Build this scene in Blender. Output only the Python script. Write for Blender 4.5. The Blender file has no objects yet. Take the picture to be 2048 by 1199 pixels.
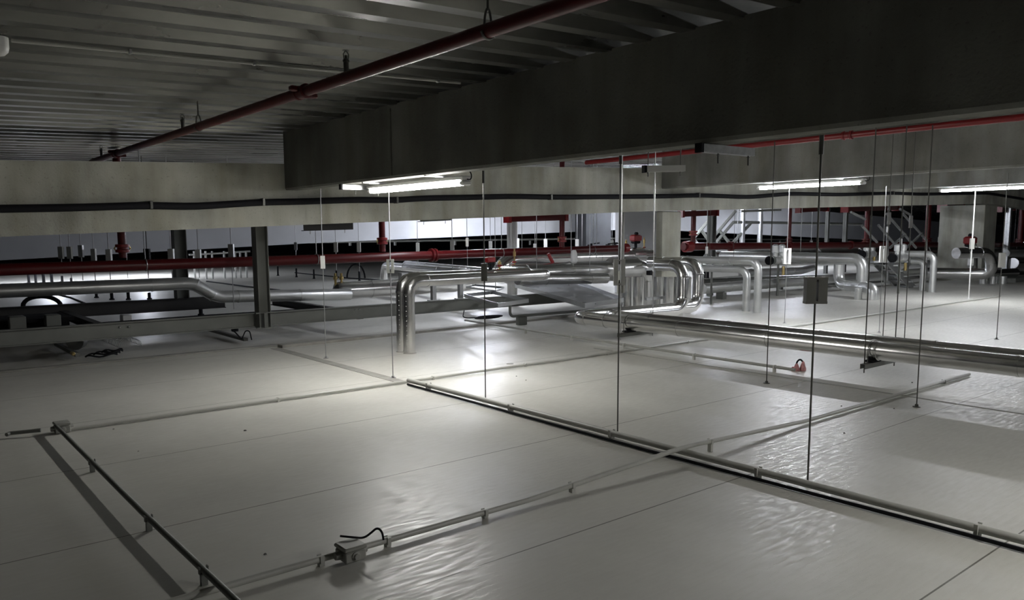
import bpy, math, random
from mathutils import Vector, Matrix
random.seed(7)
C = bpy.context.scene.collection

# ------------------------------------------------------------------ camera, world, exposure
CAMH = 1.25
F, CY = 1569.0, 658.0                       # focal length and principal row for a 2048x1199 frame
yaw, pitch, roll = [math.radians(a) for a in (50.56, -6.87, -0.30)]
vf = Vector((math.cos(pitch)*math.cos(yaw), math.cos(pitch)*math.sin(yaw), math.sin(pitch)))
vr = Vector((math.sin(yaw), -math.cos(yaw), 0)); vu = vr.cross(vf)
vr, vu = vr*math.cos(roll)+vu*math.sin(roll), vu*math.cos(roll)-vr*math.sin(roll)
cam_d = bpy.data.cameras.new('camera'); cam = bpy.data.objects.new('camera', cam_d); C.objects.link(cam)
cam_d.sensor_width = 36; cam_d.lens = 36*F/2048; cam_d.shift_y = (CY-599.5)/2048
cam_d.clip_start = 0.02; cam_d.clip_end = 300
M = Matrix((vr, vu, -vf)).transposed().to_4x4(); M.translation = Vector((0, 0, CAMH)); cam.matrix_world = M
bpy.context.scene.camera = cam
W = bpy.data.worlds.new('world'); bpy.context.scene.world = W; W.use_nodes = True
bg = W.node_tree.nodes['Background']; bg.inputs[0].default_value = (.55, .6, .65, 1); bg.inputs[1].default_value = 0.006
vs = bpy.context.scene.view_settings
vs.view_transform = 'Standard'; vs.look = 'None'; vs.exposure = 0.0; vs.gamma = 1.0; vs.use_curve_mapping = False
LAMP = 135.0          # strength of the warm-white tubes in the near bays
LAMPB = 480.0         # strength of the unseen colder tubes in the bay beyond the long beam

def P(px, py, **k):
    """point on the plane x=, y= or z= measured from the survey photograph"""
    d = vf + vr*((px-1024)/F) - vu*((py-CY)/F)
    (a, v), = k.items(); i = 'xyz'.index(a); o = Vector((0, 0, CAMH))
    return o + d*((v-o[i])/d[i])
def zat(x, y, py):
    lo, hi = -1.0, 4.0
    for _ in range(40):
        m = (lo+hi)/2; v = Vector((x, y, m-CAMH))
        if CY-F*v.dot(vu)/v.dot(vf) > py: lo = m
        else: hi = m
    return lo

# ------------------------------------------------------------------ materials
def nodes(m): return m.node_tree.nodes, m.node_tree.links
def mat(name, col, rough=.5, metal=0., var=0., scale=8., bump=0., rvar=0., stretch=(1, 1, 1), emit=None, es=0., spec=.5):
    m = bpy.data.materials.new(name); m.use_nodes = True; n, l = nodes(m); b = n['Principled BSDF']
    b.inputs['Base Color'].default_value = (*col, 1); b.inputs['Roughness'].default_value = rough
    b.inputs['Metallic'].default_value = metal; b.inputs['Specular IOR Level'].default_value = spec
    if emit: b.inputs['Emission Color'].default_value = (*emit, 1); b.inputs['Emission Strength'].default_value = es
    if var or bump or rvar:
        tc = n.new('ShaderNodeTexCoord'); mp = n.new('ShaderNodeMapping'); mp.inputs['Scale'].default_value = stretch
        l.new(tc.outputs['Object'], mp.inputs[0])
        nz = n.new('ShaderNodeTexNoise'); nz.inputs['Scale'].default_value = scale; nz.inputs['Detail'].default_value = 6
        l.new(mp.outputs[0], nz.inputs['Vector'])
        if var:
            r = n.new('ShaderNodeValToRGB'); r.color_ramp.elements[0].position = .3; r.color_ramp.elements[1].position = .72
            r.color_ramp.elements[0].color = (*[c*(1-var) for c in col], 1); r.color_ramp.elements[1].color = (*[min(1, c*(1+var)) for c in col], 1)
            l.new(nz.outputs[0], r.inputs[0]); l.new(r.outputs[0], b.inputs['Base Color'])
        if rvar:
            mr = n.new('ShaderNodeMapRange'); mr.inputs[3].default_value = max(.02, rough-rvar); mr.inputs[4].default_value = rough+rvar
            l.new(nz.outputs[0], mr.inputs[0]); l.new(mr.outputs[0], b.inputs['Roughness'])
        if bump:
            bp = n.new('ShaderNodeBump'); bp.inputs['Strength'].default_value = bump; bp.inputs['Distance'].default_value = .01
            l.new(nz.outputs[0], bp.inputs['Height']); l.new(bp.outputs[0], b.inputs['Normal'])
    return m
def concrete(name, col):
    m = mat(name, col, .85); n, l = nodes(m); b = n['Principled BSDF']
    tc = n.new('ShaderNodeTexCoord')
    def noise(sc, st, det=6):
        mp = n.new('ShaderNodeMapping'); mp.inputs['Scale'].default_value = st; l.new(tc.outputs['Object'], mp.inputs[0])
        z = n.new('ShaderNodeTexNoise'); z.inputs['Scale'].default_value = sc; z.inputs['Detail'].default_value = det
        l.new(mp.outputs[0], z.inputs['Vector']); return z
    a = noise(1.6, (1, 1, .8)); s = noise(5, (1, 1, .12), 4); g = noise(60, (1, 1, 1), 3)
    r1 = n.new('ShaderNodeValToRGB'); r1.color_ramp.elements[0].position = .32; r1.color_ramp.elements[1].position = .7
    r1.color_ramp.elements[0].color = (*[c*.58 for c in col], 1); r1.color_ramp.elements[1].color = (*[c*1.18 for c in col], 1)
    l.new(a.outputs[0], r1.inputs[0])
    r2 = n.new('ShaderNodeValToRGB'); r2.color_ramp.elements[0].position = .3; r2.color_ramp.elements[1].position = .6
    r2.color_ramp.elements[0].color = (.74, .72, .66, 1); r2.color_ramp.elements[1].color = (1, 1, 1, 1); l.new(s.outputs[0], r2.inputs[0])
    mx = n.new('ShaderNodeMix'); mx.data_type = 'RGBA'; mx.blend_type = 'MULTIPLY'; mx.inputs[0].default_value = 1
    l.new(r1.outputs[0], mx.inputs[6]); l.new(r2.outputs[0], mx.inputs[7])
    r3 = n.new('ShaderNodeValToRGB'); r3.color_ramp.elements[0].position = .3; r3.color_ramp.elements[1].position = .36
    r3.color_ramp.elements[0].color = (.6, .6, .58, 1); r3.color_ramp.elements[1].color = (1, 1, 1, 1); l.new(g.outputs[0], r3.inputs[0])
    m2 = n.new('ShaderNodeMix'); m2.data_type = 'RGBA'; m2.blend_type = 'MULTIPLY'; m2.inputs[0].default_value = .6
    l.new(mx.outputs[2], m2.inputs[6]); l.new(r3.outputs[0], m2.inputs[7]); l.new(m2.outputs[2], b.inputs['Base Color'])
    bp = n.new('ShaderNodeBump'); bp.inputs['Strength'].default_value = .25; bp.inputs['Distance'].default_value = .01
    l.new(g.outputs[0], bp.inputs['Height']); l.new(bp.outputs[0], b.inputs['Normal'])
    return m
def panel_floor(name, col):
    """coated sandwich panels: a joint every 1.2 m, fine pressed lines between, patchy gloss"""
    m = mat(name, col, .35); n, l = nodes(m); b = n['Principled BSDF']
    tc = n.new('ShaderNodeTexCoord'); sx = n.new('ShaderNodeSeparateXYZ'); l.new(tc.outputs['Object'], sx.inputs[0])
    def ma(op, a, v=None, v2=None):
        q = n.new('ShaderNodeMath'); q.operation = op
        if isinstance(a, (int, float)): q.inputs[0].default_value = a
        else: l.new(a, q.inputs[0])
        if v is not None:
            if isinstance(v, (int, float)): q.inputs[1].default_value = v
            else: l.new(v, q.inputs[1])
        if v2 is not None: q.inputs[2].default_value = v2
        return q.outputs[0]
    y = sx.outputs[1]
    pp = ma('PINGPONG', ma('SUBTRACT', y, 1.09), .6)           # 0 on a joint
    joint = ma('LESS_THAN', pp, .0035)
    rb = ma('PINGPONG', ma('SUBTRACT', y, 1.09), .02)
    rib = ma('LESS_THAN', rb, .0035)
    nz = n.new('ShaderNodeTexNoise'); nz.inputs['Scale'].default_value = 1.3; nz.inputs['Detail'].default_value = 7; l.new(tc.outputs['Object'], nz.inputs['Vector'])
    mp = n.new('ShaderNodeMapping'); mp.inputs['Scale'].default_value = (7, 34, 1); l.new(tc.outputs['Object'], mp.inputs[0])
    nf = n.new('ShaderNodeTexNoise'); nf.inputs['Scale'].default_value = 1.5; nf.inputs['Detail'].default_value = 5; l.new(mp.outputs[0], nf.inputs['Vector'])
    sp = n.new('ShaderNodeTexNoise'); sp.inputs['Scale'].default_value = 9; sp.inputs['Detail'].default_value = 2; l.new(tc.outputs['Object'], sp.inputs['Vector'])
    r1 = n.new('ShaderNodeValToRGB'); r1.color_ramp.elements[0].position = .3; r1.color_ramp.elements[1].position = .65
    r1.color_ramp.elements[0].color = (*[c*.86 for c in col], 1); r1.color_ramp.elements[1].color = (*col, 1); l.new(nz.outputs[0], r1.inputs[0])
    r2 = n.new('ShaderNodeValToRGB'); r2.color_ramp.elements[0].position = .2; r2.color_ramp.elements[1].position = .3
    r2.color_ramp.elements[0].color = (.8, .78, .74, 1); r2.color_ramp.elements[1].color = (1, 1, 1, 1); l.new(sp.outputs[0], r2.inputs[0])
    mx = n.new('ShaderNodeMix'); mx.data_type = 'RGBA'; mx.blend_type = 'MULTIPLY'; mx.inputs[0].default_value = 0.
    l.new(r1.outputs[0], mx.inputs[6]); l.new(r2.outputs[0], mx.inputs[7])
    m3 = n.new('ShaderNodeMix'); m3.data_type = 'RGBA'; l.new(joint, m3.inputs[0]); l.new(mx.outputs[2], m3.inputs[6]); m3.inputs[7].default_value = (.14, .135, .11, 1)
    l.new(m3.outputs[2], b.inputs['Base Color'])
    mr = n.new('ShaderNodeMapRange'); mr.inputs[1].default_value = .35; mr.inputs[2].default_value = .65; mr.inputs[3].default_value = .30; mr.inputs[4].default_value = .55
    l.new(nf.outputs[0], mr.inputs[0]); l.new(mr.outputs[0], b.inputs['Roughness'])
    h = ma('ADD', ma('MULTIPLY', rib, -1.3), ma('MULTIPLY', joint, -1.5)); h = ma('ADD', h, ma('MULTIPLY', nf.outputs[0], .45))
    bp = n.new('ShaderNodeBump'); bp.inputs['Strength'].default_value = .6; bp.inputs['Distance'].default_value = .003
    l.new(h, bp.inputs['Height']); l.new(bp.outputs[0], b.inputs['Normal'])
    return m
M_floor = panel_floor('panel_floor', (.62, .61, .56))
M_floor2 = mat('concrete_screed', (.42, .43, .43), .5, var=.15, scale=3, rvar=.12)
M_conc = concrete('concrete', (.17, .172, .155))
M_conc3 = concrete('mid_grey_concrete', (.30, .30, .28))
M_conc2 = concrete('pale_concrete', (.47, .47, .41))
M_fascia = mat('smooth_concrete', (.52, .53, .55), .8, var=.08, scale=1.2, bump=.1)
M_deck = mat('galvanised_deck', (.24, .24, .225), .30, .85, var=.45, scale=2.2, rvar=.12, stretch=(.5, 3, 1))
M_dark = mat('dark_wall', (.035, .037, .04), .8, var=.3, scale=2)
M_alu = mat('aluminium_jacket', (.78, .78, .77), .22, 1., var=.06, scale=6, bump=.08, rvar=.07)
M_alu2 = mat('white_metal_jacket', (.72, .73, .72), .32, .75, var=.06, scale=5, rvar=.05)
M_red = mat('red_paint', (.085, .005, .006), .36, 0, var=.12, scale=10, spec=.35)
M_redb = mat('bright_red_paint', (.20, .010, .012), .35)
M_steel = mat('painted_grey_steel', (.17, .175, .16), .5, .1, var=.1, scale=5)
M_galv = mat('galvanised_steel', (.50, .51, .51), .35, .8, var=.15, scale=30)
M_rod = mat('dark_threaded_rod', (.11, .11, .10), .4, .6)
M_rodl = mat('zinc_rod', (.42, .42, .42), .35, .8)
M_cond = mat('grey_plastic_conduit', (.52, .52, .48), .4, 0, var=.08, scale=8)
M_box = mat('grey_plastic_box', (.34, .34, .31), .45, 0, var=.06, scale=10)
M_black = mat('black_rubber', (.010, .010, .012), .75, spec=.15)
M_darksteel = mat('dark_steel', (.035, .034, .034), .55, .1, var=.1, scale=5)
M_white = mat('white_plastic', (.72, .72, .70), .35)
M_pink = mat('pink_rag', (.62, .29, .29), .7, var=.3, scale=40)
M_brass = mat('brass', (.55, .42, .18), .3, .9)
M_tray = mat('stainless_tray', (.50, .51, .52), .3, .9, var=.1, scale=4, rvar=.08)
M_seal = mat('grey_seal_strip', (.33, .32, .29), .6, var=.2, scale=6)
M_tubew = mat('lit_diffuser', (.9, .9, .9), .4, emit=(1, .985, .95), es=LAMP)
M_tubeb = mat('lit_cold_diffuser', (.9, .9, .9), .4, emit=(.84, .88, 1), es=LAMPB)
M_tubem = mat('lit_mid_diffuser', (.9, .9, .9), .4, emit=(.93, .95, 1), es=LAMP*1.15)

M_tubec = mat('lit_cool_diffuser', (.9, .9, .9), .4, emit=(.88, .91, 1), es=LAMP*2)
M_tubed = mat('lit_dim_diffuser', (.9, .9, .9), .4, emit=(.88, .91, 1), es=LAMP*.4)

# ------------------------------------------------------------------ mesh builder
class MB:
    def __init__(s): s.v = []; s.f = []
    def add(s, vs_, fs):
        o = len(s.v); s.v += [Vector(q) for q in vs_]; s.f += [tuple(i+o for i in f) for f in fs]; return s
    def box(s, a, b, bev=0.):
        a, b = Vector([min(p, q) for p, q in zip(a, b)]), Vector([max(p, q) for p, q in zip(a, b)])
        x0, y0, z0 = a; x1, y1, z1 = b
        if bev <= 0:
            return s.add([(x0,y0,z0),(x1,y0,z0),(x1,y1,z0),(x0,y1,z0),(x0,y0,z1),(x1,y0,z1),(x1,y1,z1),(x0,y1,z1)],
                         [(0,3,2,1),(4,5,6,7),(0,1,5,4),(1,2,6,5),(2,3,7,6),(3,0,4,7)])
        e = min(bev, (x1-x0)*.45, (y1-y0)*.45, (z1-z0)*.45)
        prof = [(e, z0), (0, z0+e), (0, z1-e), (e, z1)]
        V = []
        for ins, z in prof:
            X0, X1, Y0, Y1 = x0+ins, x1-ins, y0+ins, y1-ins
            V += [(X0+e*.6,Y0,z),(X1-e*.6,Y0,z),(X1,Y0+e*.6,z),(X1,Y1-e*.6,z),(X1-e*.6,Y1,z),(X0+e*.6,Y1,z),(X0,Y1-e*.6,z),(X0,Y0+e*.6,z)]
        Fs = [tuple(reversed(range(8))), tuple(range(24, 32))]
        for k in range(3):
            for i in range(8):
                j = (i+1) % 8; Fs.append((k*8+i, k*8+j, k*8+8+j, k*8+8+i))
        return s.add(V, Fs)
    def obox(s, a, b, w, h, up=Vector((0, 0, 1))):
        """bar from a to b, w wide and h deep"""
        a, b = Vector(a), Vector(b); d = (b-a).normalized(); sx = d.cross(up)
        if sx.length < 1e-3: sx = Vector((1, 0, 0))
        sx.normalize(); sz = sx.cross(d)
        V = [p+sx*i*w/2+sz*j*h/2 for p in (a, b) for i, j in ((-1,-1),(1,-1),(1,1),(-1,1))]
        return s.add(V, [(0,3,2,1),(4,5,6,7),(0,1,5,4),(1,2,6,5),(2,3,7,6),(3,0,4,7)])
    def tube(s, pts, r, seg=12, bend=0., n=5, cap=True):
        pts = [Vector(p) for p in pts]
        path = [pts[0]]
        for i in range(1, len(pts)-1):
            a, p, c = pts[i-1], pts[i], pts[i+1]; u = (a-p); w = (c-p)
            e = min(bend, u.length*.49, w.length*.49)
            if e < 1e-4: path.append(p); continue
            p0 = p+u.normalized()*e; p1 = p+w.normalized()*e
            ang = u.angle(w)
            if abs(ang-math.pi) < .02: path.append(p); continue
            # circular fillet
            bis = (u.normalized()+w.normalized()).normalized(); cc = p+bis*(e/math.cos(ang/2))
            v0, v1 = p0-cc, p1-cc; tot = v0.angle(v1); ax = v0.cross(v1).normalized()
            for k in range(n+1): path.append(cc+Matrix.Rotation(tot*k/n, 3, ax) @ v0)
        path.append(pts[-1])
        rings = []; t0 = (path[1]-path[0]).normalized(); up = Vector((0, 0, 1)) if abs(t0.z) < .9 else Vector((1, 0, 0))
        nx = t0.cross(up).normalized()
        for i, p in enumerate(path):
            if i == 0: t = t0; mit = 1
            elif i == len(path)-1: t = (path[-1]-path[-2]).normalized(); mit = 1
            else:
                d0 = (path[i]-path[i-1]).normalized(); d1 = (path[i+1]-path[i]).normalized(); t = (d0+d1).normalized()
                mit = 1/max(.5, t.dot(d1))
            nx = (nx-t*nx.dot(t)).normalized(); ny = t.cross(nx)
            rr = r[i] if isinstance(r, (list, tuple)) else r
            if mit > 1.0001:
                bd = (d1-d0).normalized()
                ring = []
                for k in range(seg):
                    o = nx*math.cos(2*math.pi*k/seg)+ny*math.sin(2*math.pi*k/seg); o = o+bd*o.dot(bd)*(mit-1); ring.append(p+o*rr)
            else: ring = [p+(nx*math.cos(2*math.pi*k/seg)+ny*math.sin(2*math.pi*k/seg))*rr for k in range(seg)]
            rings += ring
        Fs = [(i*seg+k, i*seg+(k+1) % seg, (i+1)*seg+(k+1) % seg, (i+1)*seg+k) for i in range(len(path)-1) for k in range(seg)]
        if cap: Fs += [tuple(reversed(range(seg))), tuple((len(path)-1)*seg+k for k in range(seg))]
        return s.add(rings, Fs)
    def lathe(s, prof, base, axis=(0, 0, 1), seg=16):
        """profile of (radius, height) turned about axis from base"""
        ax = Vector(axis).normalized(); h = Vector((0, 0, 1)) if abs(ax.z) < .9 else Vector((1, 0, 0))
        nx = ax.cross(h).normalized(); ny = ax.cross(nx); V = []
        for rr, z in prof:
            V += [Vector(base)+ax*z+(nx*math.cos(2*math.pi*k/seg)+ny*math.sin(2*math.pi*k/seg))*rr for k in range(seg)]
        Fs = [(i*seg+k, i*seg+(k+1) % seg, (i+1)*seg+(k+1) % seg, (i+1)*seg+k) for i in range(len(prof)-1) for k in range(seg)]
        Fs += [tuple(reversed(range(seg))), tuple((len(prof)-1)*seg+k for k in range(seg))]
        return s.add(V, Fs)
    def prism(s, poly, y0, y1, axis='y'):
        """poly in (x,z) pushed along y, or in (y,z) pushed along x"""
        n = len(poly); mk = (lambda p, t: (p[0], t, p[1])) if axis == 'y' else (lambda p, t: (t, p[0], p[1]))
        V = [mk(p, y0) for p in poly]+[mk(p, y1) for p in poly]
        Fs = [tuple(range(n)), tuple(reversed(range(n, 2*n)))]+[(i, n+i, n+(i+1) % n, (i+1) % n) for i in range(n)]
        return s.add(V, Fs)
    def build(s, name, m, parent=None, loc=None, sm=True, ang=32):
        o3 = Vector(loc) if loc is not None else Vector((0, 0, 0))
        w = o3
        if parent is not None:
            w = Vector((0, 0, 0)); q = parent
            while q: w += q.location; q = q.parent
            o3 = Vector((0, 0, 0))
        elif loc is None:
            xs = [v.x for v in s.v]; ys = [v.y for v in s.v]; o3 = w = Vector(((min(xs)+max(xs))/2, (min(ys)+max(ys))/2, min(v.z for v in s.v)))
        me = bpy.data.meshes.new(name); me.from_pydata([tuple(v-w) for v in s.v], [], s.f); me.materials.append(m)
        import bmesh
        bm = bmesh.new(); bm.from_mesh(me); bmesh.ops.recalc_face_normals(bm, faces=bm.faces); bm.to_mesh(me); bm.free()
        if sm:
            me.polygons.foreach_set('use_smooth', [True]*len(me.polygons)); me.set_sharp_from_angle(angle=math.radians(ang))
        o = bpy.data.objects.new(name, me); C.objects.link(o)
        if parent is not None: o.parent = parent
        else: o.location = o3
        return o
def thing(name, label, cat, loc=(0, 0, 0), group=None):
    o = bpy.data.objects.new(name, None); C.objects.link(o); o.location = loc; o.empty_display_size = .1
    o['label'] = label; o['category'] = cat
    if group: o['group'] = group
    return o
def tag(o, label, cat, group=None):
    o['label'] = label; o['category'] = cat
    if group: o['group'] = group
    return o
def struct(o): o['kind'] = 'structure'; return o

# ------------------------------------------------------------------ the shell
RIDGE = 21.8
def zceil(x): return 2.28+.04*(x-3.36) if x <= RIDGE else 2.28+.04*(RIDGE-3.36)-.032*(x-RIDGE)
def zlb(x): return 1.255+.0405*(x-.9) if x < 9 else (1.583+.029*(x-9) if x <= RIDGE else 1.954-.032*(x-RIDGE))   # underside of the long beam
FE = 8.62
struct(MB().box((-4, -3, -.12), (62, FE, 0)).build('floor', M_floor, loc=(0, 0, 0), sm=False))
struct(MB().box((-4, FE, -.2), (62, 62, -.03)).build('floor', M_floor, loc=(0, .35, 0), sm=False))
struct(MB().box((-4, FE-.05, 0), (5.2, FE+.06, .012), .004).build('trim_1', M_seal))
# roof deck: trapezoidal sheet, ribs along x
mb = MB(); xs = [-4, 3.36, 9.3, 15.2, RIDGE, 62]; per = .29; dep = .075
prof = []
y = 2.65-per*22
while y < 62:
    prof += [(y-.045, 0.), (y+.045, 0.), (y+.075, dep), (y+per-.075, dep)]; y += per
for x in xs:
    for (yy, zz) in prof: mb.v.append(Vector((x, yy, zceil(x)+zz)))
nP = len(prof)
for i in range(len(xs)-1):
    for k in range(nP-1): mb.f.append((i*nP+k, i*nP+k+1, (i+1)*nP+k+1, (i+1)*nP+k))
struct(mb.build('ceiling', M_deck, sm=False, loc=(0, 0, 0)))
struct(MB().box((-4.2, -3, -.2), (-4, 62, 3.5)).build('wall_left', M_dark, sm=False))
struct(MB().box((-4, 61, -.2), (62, 61.2, 3.5)).build('wall_back', M_dark, sm=False))
struct(MB().box((61, -3, -.2), (61.2, 61, 3.5)).build('wall_right', M_dark, sm=False))
struct(MB().box((-4, -3.2, -.2), (62, -3, 3.5)).build('wall_front', M_dark, sm=False))

def tri_line(pts_top, pts_bot): return pts_top+pts_bot[::-1]
def xbeam(y0, y1, x0, x1, fz, h, label, m=M_conc):
    xb = sorted(set([x0, x1]+[q for q in (9., RIDGE) if x0 < q < x1]))
    poly = [(x, fz(x)) for x in xb]+[(x, fz(x)+h) for x in xb[::-1]]
    return tag(MB().prism(poly, y0, y1).build('concrete_beam', m, sm=False), label, 'beam')
def ybeam(x0, x1, y0, y1, zb, label, m=M_conc):
    zt = zceil(x0)+.01
    mb = MB().prism([(x0+.012, zb), (x0, zb+.02), (x0, zt), (x1, zt), (x1, zb+.02), (x1-.012, zb)], y0, y1)
    return tag(mb.build('concrete_beam', m, sm=False), label, 'beam')
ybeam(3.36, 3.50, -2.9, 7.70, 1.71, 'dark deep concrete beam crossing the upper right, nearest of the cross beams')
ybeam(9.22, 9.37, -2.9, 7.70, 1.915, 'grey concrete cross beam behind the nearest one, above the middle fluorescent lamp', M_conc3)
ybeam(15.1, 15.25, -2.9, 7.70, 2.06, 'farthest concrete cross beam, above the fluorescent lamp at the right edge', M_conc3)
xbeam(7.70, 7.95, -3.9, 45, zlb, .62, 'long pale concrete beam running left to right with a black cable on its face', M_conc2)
xbeam(19.0, 19.3, -3.9, 50, lambda x: zlb(x)-.52+.012*max(0, 14-x)*0, 1.2, 'far concrete fascia beam lit bluish white beyond the red pipe', M_fascia)
# form joints on the near beam: two thin vertical grooves as raised fins
tag(MB().box((3.352, 5.60, 1.73), (3.3605, 5.62, 2.26)).build('joint_strip', M_conc), 'thin vertical joint strip on the near concrete cross beam', 'strip')

# columns
def ccol(px0, px1, pyb, y, depth, label, ztop):
    a = P(px0, pyb, y=y); b = P(px1, pyb, y=y)
    return tag(MB().box((a.x, y, -.1), (b.x, y+depth, ztop), .01).build('concrete_column', M_conc2), label, 'column')
ccol(1325, 1362, 450, 7.86, .13, 'square pale concrete column under the long beam behind the pipe elbows', zlb(9.4))
ccol(1969, 1993, 440, 8.0, 1.1, 'concrete column with a bright narrow face near the right edge', zlb(21.8))

# ------------------------------------------------------------------ lamps
def lamp(x, y0, y1, z, diff, label, drop=.05, group='fluorescent lamps under the cross beams'):
    t = thing('fluorescent_lamp', label, 'lamp', (x, (y0+y1)/2, z), group)
    MB().box((x-.045, y0, z+.0), (x+.045, y1, z+.035), .008).build('housing', M_white, t)
    MB().box((x-.038, y0+.05, z-.035), (x+.038, y1-.05, z-.001), .012).build('diffuser', diff, t)
    for yy in (y0, y1-.05): MB().box((x-.042, yy, z-.038), (x+.042, yy+.05, z+.0), .01).build('end_cap', M_white, t)
    if 'hidden' not in group:
        bot = {3: 1.71, 9: 1.915, 15: 2.06}[int(x)]
        for yy in (y0+.25, y1-.25): MB().box((x-.22, yy-.015, z+.0352), (x+.02, yy+.015, bot)).build('mounting_arm', M_galv, t)
    else:
      for yy in (y0+.25, y1-.25): MB().box((x-.01, yy-.01, z+.035), (x+.01, yy+.01, (zceil(x)+.078) if 'hidden' in group else z+drop)).build('clip', M_galv, t)
    MB().tube([(x, y0+.01, z+.01), (x, y0-.05, z-.0), (x-.01, y0-.07, z+.05), (x-.03, y0-.02, z+.09)], .005, 8, .03).build('supply_cable', M_black, t)
    return t
lamp(3.62, 4.93, 6.42, 1.665, M_tubew, 'lit fluorescent lamp under the nearest beam, left of the picture centre')
lamp(9.58, 4.80, 6.30, 1.880, M_tubem, 'lit fluorescent lamp under the second cross beam, middle one of three')
lamp(15.4, 4.55, 6.30, 2.020, M_tubem, 'lit fluorescent lamp at the right edge of the picture')
lamp(9.58, 0.1, 1.6, 1.88, M_tubem, 'unseen fluorescent lamp guessed under the second cross beam just outside the right edge')  # from here down unseen lamps; these are guessed, added to brighten the near floor
lamp(15.4, 0.4, 1.9, 2.02, M_tubem, 'unseen fluorescent lamp guessed under the farthest cross beam outside the right edge')
lamp(3.62, -1.35, .15, 1.665, M_tubew, 'unseen fluorescent lamp guessed under the nearest beam outside the right edge')
for (x, y, z) in ((7.0, 26.5, 1.7), (4.0, 24.0, 1.7), (6.4, 8.4, 1.80), (9.6, 11.5, 1.98), (13.0, 16.6, 2.25), (19.5, 16.3, 2.5), (27, 15.5, 2.4), (17.5, 12.4, 2.45)):  # unseen lamps, guessed and added to brighten the far bay and its pipes
    lamp(x, y, y+1.5, z, M_tubed if y < 9 else (M_tubec if y < 12 else M_tubeb), 'unseen cold white fluorescent lamp guessed behind the long concrete beam', group='hidden lamps of the far bay')

# ------------------------------------------------------------------ builders for the services
def clamp_ring(mb, c, ax, r, w): mb.lathe([(r, -w/2), (r*1.06, -w/2), (r*1.06, w/2), (r, w/2)], c, ax, 20)
def pipe(name, label, cat, pts, r, m=None, bend=0., n=3, bands=(), seg=24, group=None, caps=False, part='jacket', bandm=None):
    """insulated pipe: jacket + seam bands; pts in world metres"""
    m = m or M_alu
    lo = min(pts, key=lambda p: Vector(p).z); t = thing(name, label, cat, (lo[0], lo[1], lo[2]-r), group)
    MB().tube(pts, r, seg, bend, n).build(part, m, t, ang=16 if n <= 3 else 30)
    for seg_i, fr in bands:
        a, b = Vector(pts[seg_i]), Vector(pts[seg_i+1]); mb = MB(); clamp_ring(mb, a.lerp(b, fr), b-a, r, .018 if r > .05 else .012); mb.build('band', bandm or m, t)
    return t
def evenly(pts, i, step, ph=.5):
    L = (Vector(pts[i+1])-Vector(pts[i])).length; n = max(1, int(L/step)); return [(i, (k+ph)/n) for k in range(n)]
def conduit(label, pts, r, clips, m=None, bend=.03, name='conduit', cat='conduit', extra=None):
    m = m or M_cond; t = thing(name, label, cat, (pts[0][0], pts[0][1], 0))
    MB().tube(pts, r, 12, bend, 4).build('tube', m, t)
    for c in clips:
        c = Vector(c); z = c.z
        d = min(((Vector(pts[i+1])-Vector(pts[i])) for i in range(len(pts)-1) if True), key=lambda q: 0).normalized()
        for i in range(len(pts)-1):
            a, b = Vector(pts[i]), Vector(pts[i+1]); L = (b-a).length; u = (c-a).dot(b-a)/L
            if -.01 <= u <= L+.01 and ((a+(b-a).normalized()*u)-c).length < .12: d = (b-a).normalized(); c = a+(b-a).normalized()*u
        sd = d.cross(Vector((0, 0, 1))).normalized()
        mb = MB().obox(Vector((c.x, c.y, (c.z-r)/2+.001))-d*.01, Vector((c.x, c.y, (c.z-r)/2+.001))+d*.01, r*1.8, max(.005, c.z-r))
        mb.obox(c-d*.008+sd*r*1.15, c+d*.008+sd*r*1.15, r*.3, r*2.2); mb.obox(c-d*.008-sd*r*1.15, c+d*.008-sd*r*1.15, r*.3, r*2.2)
        mb.build('clip', M_cond if m is not M_steel else M_steel, t, sm=False)
    if extra: MB().tube(extra, .009, 8, .02).build('loose_cable', M_black, t)
    return t
def rod(b, tp, tens, kind, label, r=.0045, m=None, tm=None, size=(.05, .1), foot=True, group=None, sleeve=None):
    """hanger rod from its foot b to its top tp; tens = height share of the turnbuckle"""
    m = m or M_rod; tm = tm or M_white; b = Vector(b); tp = Vector(tp)
    t = thing('hanger_rod', label, 'rod', tuple(b), group); d = (tp-b)
    if tens is None: MB().tube([b, tp], r, 8).build('rod', m, t)
    else:
        c = b+d*tens; h = size[1]/2; u = d.normalized()
        MB().tube([b, c-u*h*.6], r, 8).build('lower_rod', m, t); MB().tube([c+u*h*.6, tp], r, 8).build('upper_rod', m, t)
        mb = MB(); w = size[0]; sd = Vector((vr.x, vr.y, 0)).normalized()
        if kind == 'box': mb.obox(c-u*h, c+u*h, w*.7, w, up=sd)
        else:
            for q in (-1, 1): mb.obox(c-u*h+sd*q*w*(.27 if w > .09 else .36), c+u*h+sd*q*w*(.27 if w > .09 else .36), w*.42 if w > .09 else w*.5, w*.42, up=sd)
            mb.obox(c+u*h*.9-sd*w*.5, c+u*h*.9+sd*w*.5, w*.4, w*.12); mb.obox(c-u*h*.9-sd*w*.5, c-u*h*.9+sd*w*.5, w*.4, w*.12)
        mb.build('turnbuckle', tm, t, sm=False)
    if foot:
        MB().lathe([(r*6, 0), (r*6, .004), (r*2.6, .006), (r*2.6, .018), (r*1.2, .022)], b, (0, 0, 1), 12).build('foot', m, t)
    if sleeve: MB().tube([tp-d.normalized()*sleeve, tp], r*2.2, 10).build('sleeve', M_rod, t)
    return t
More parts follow.
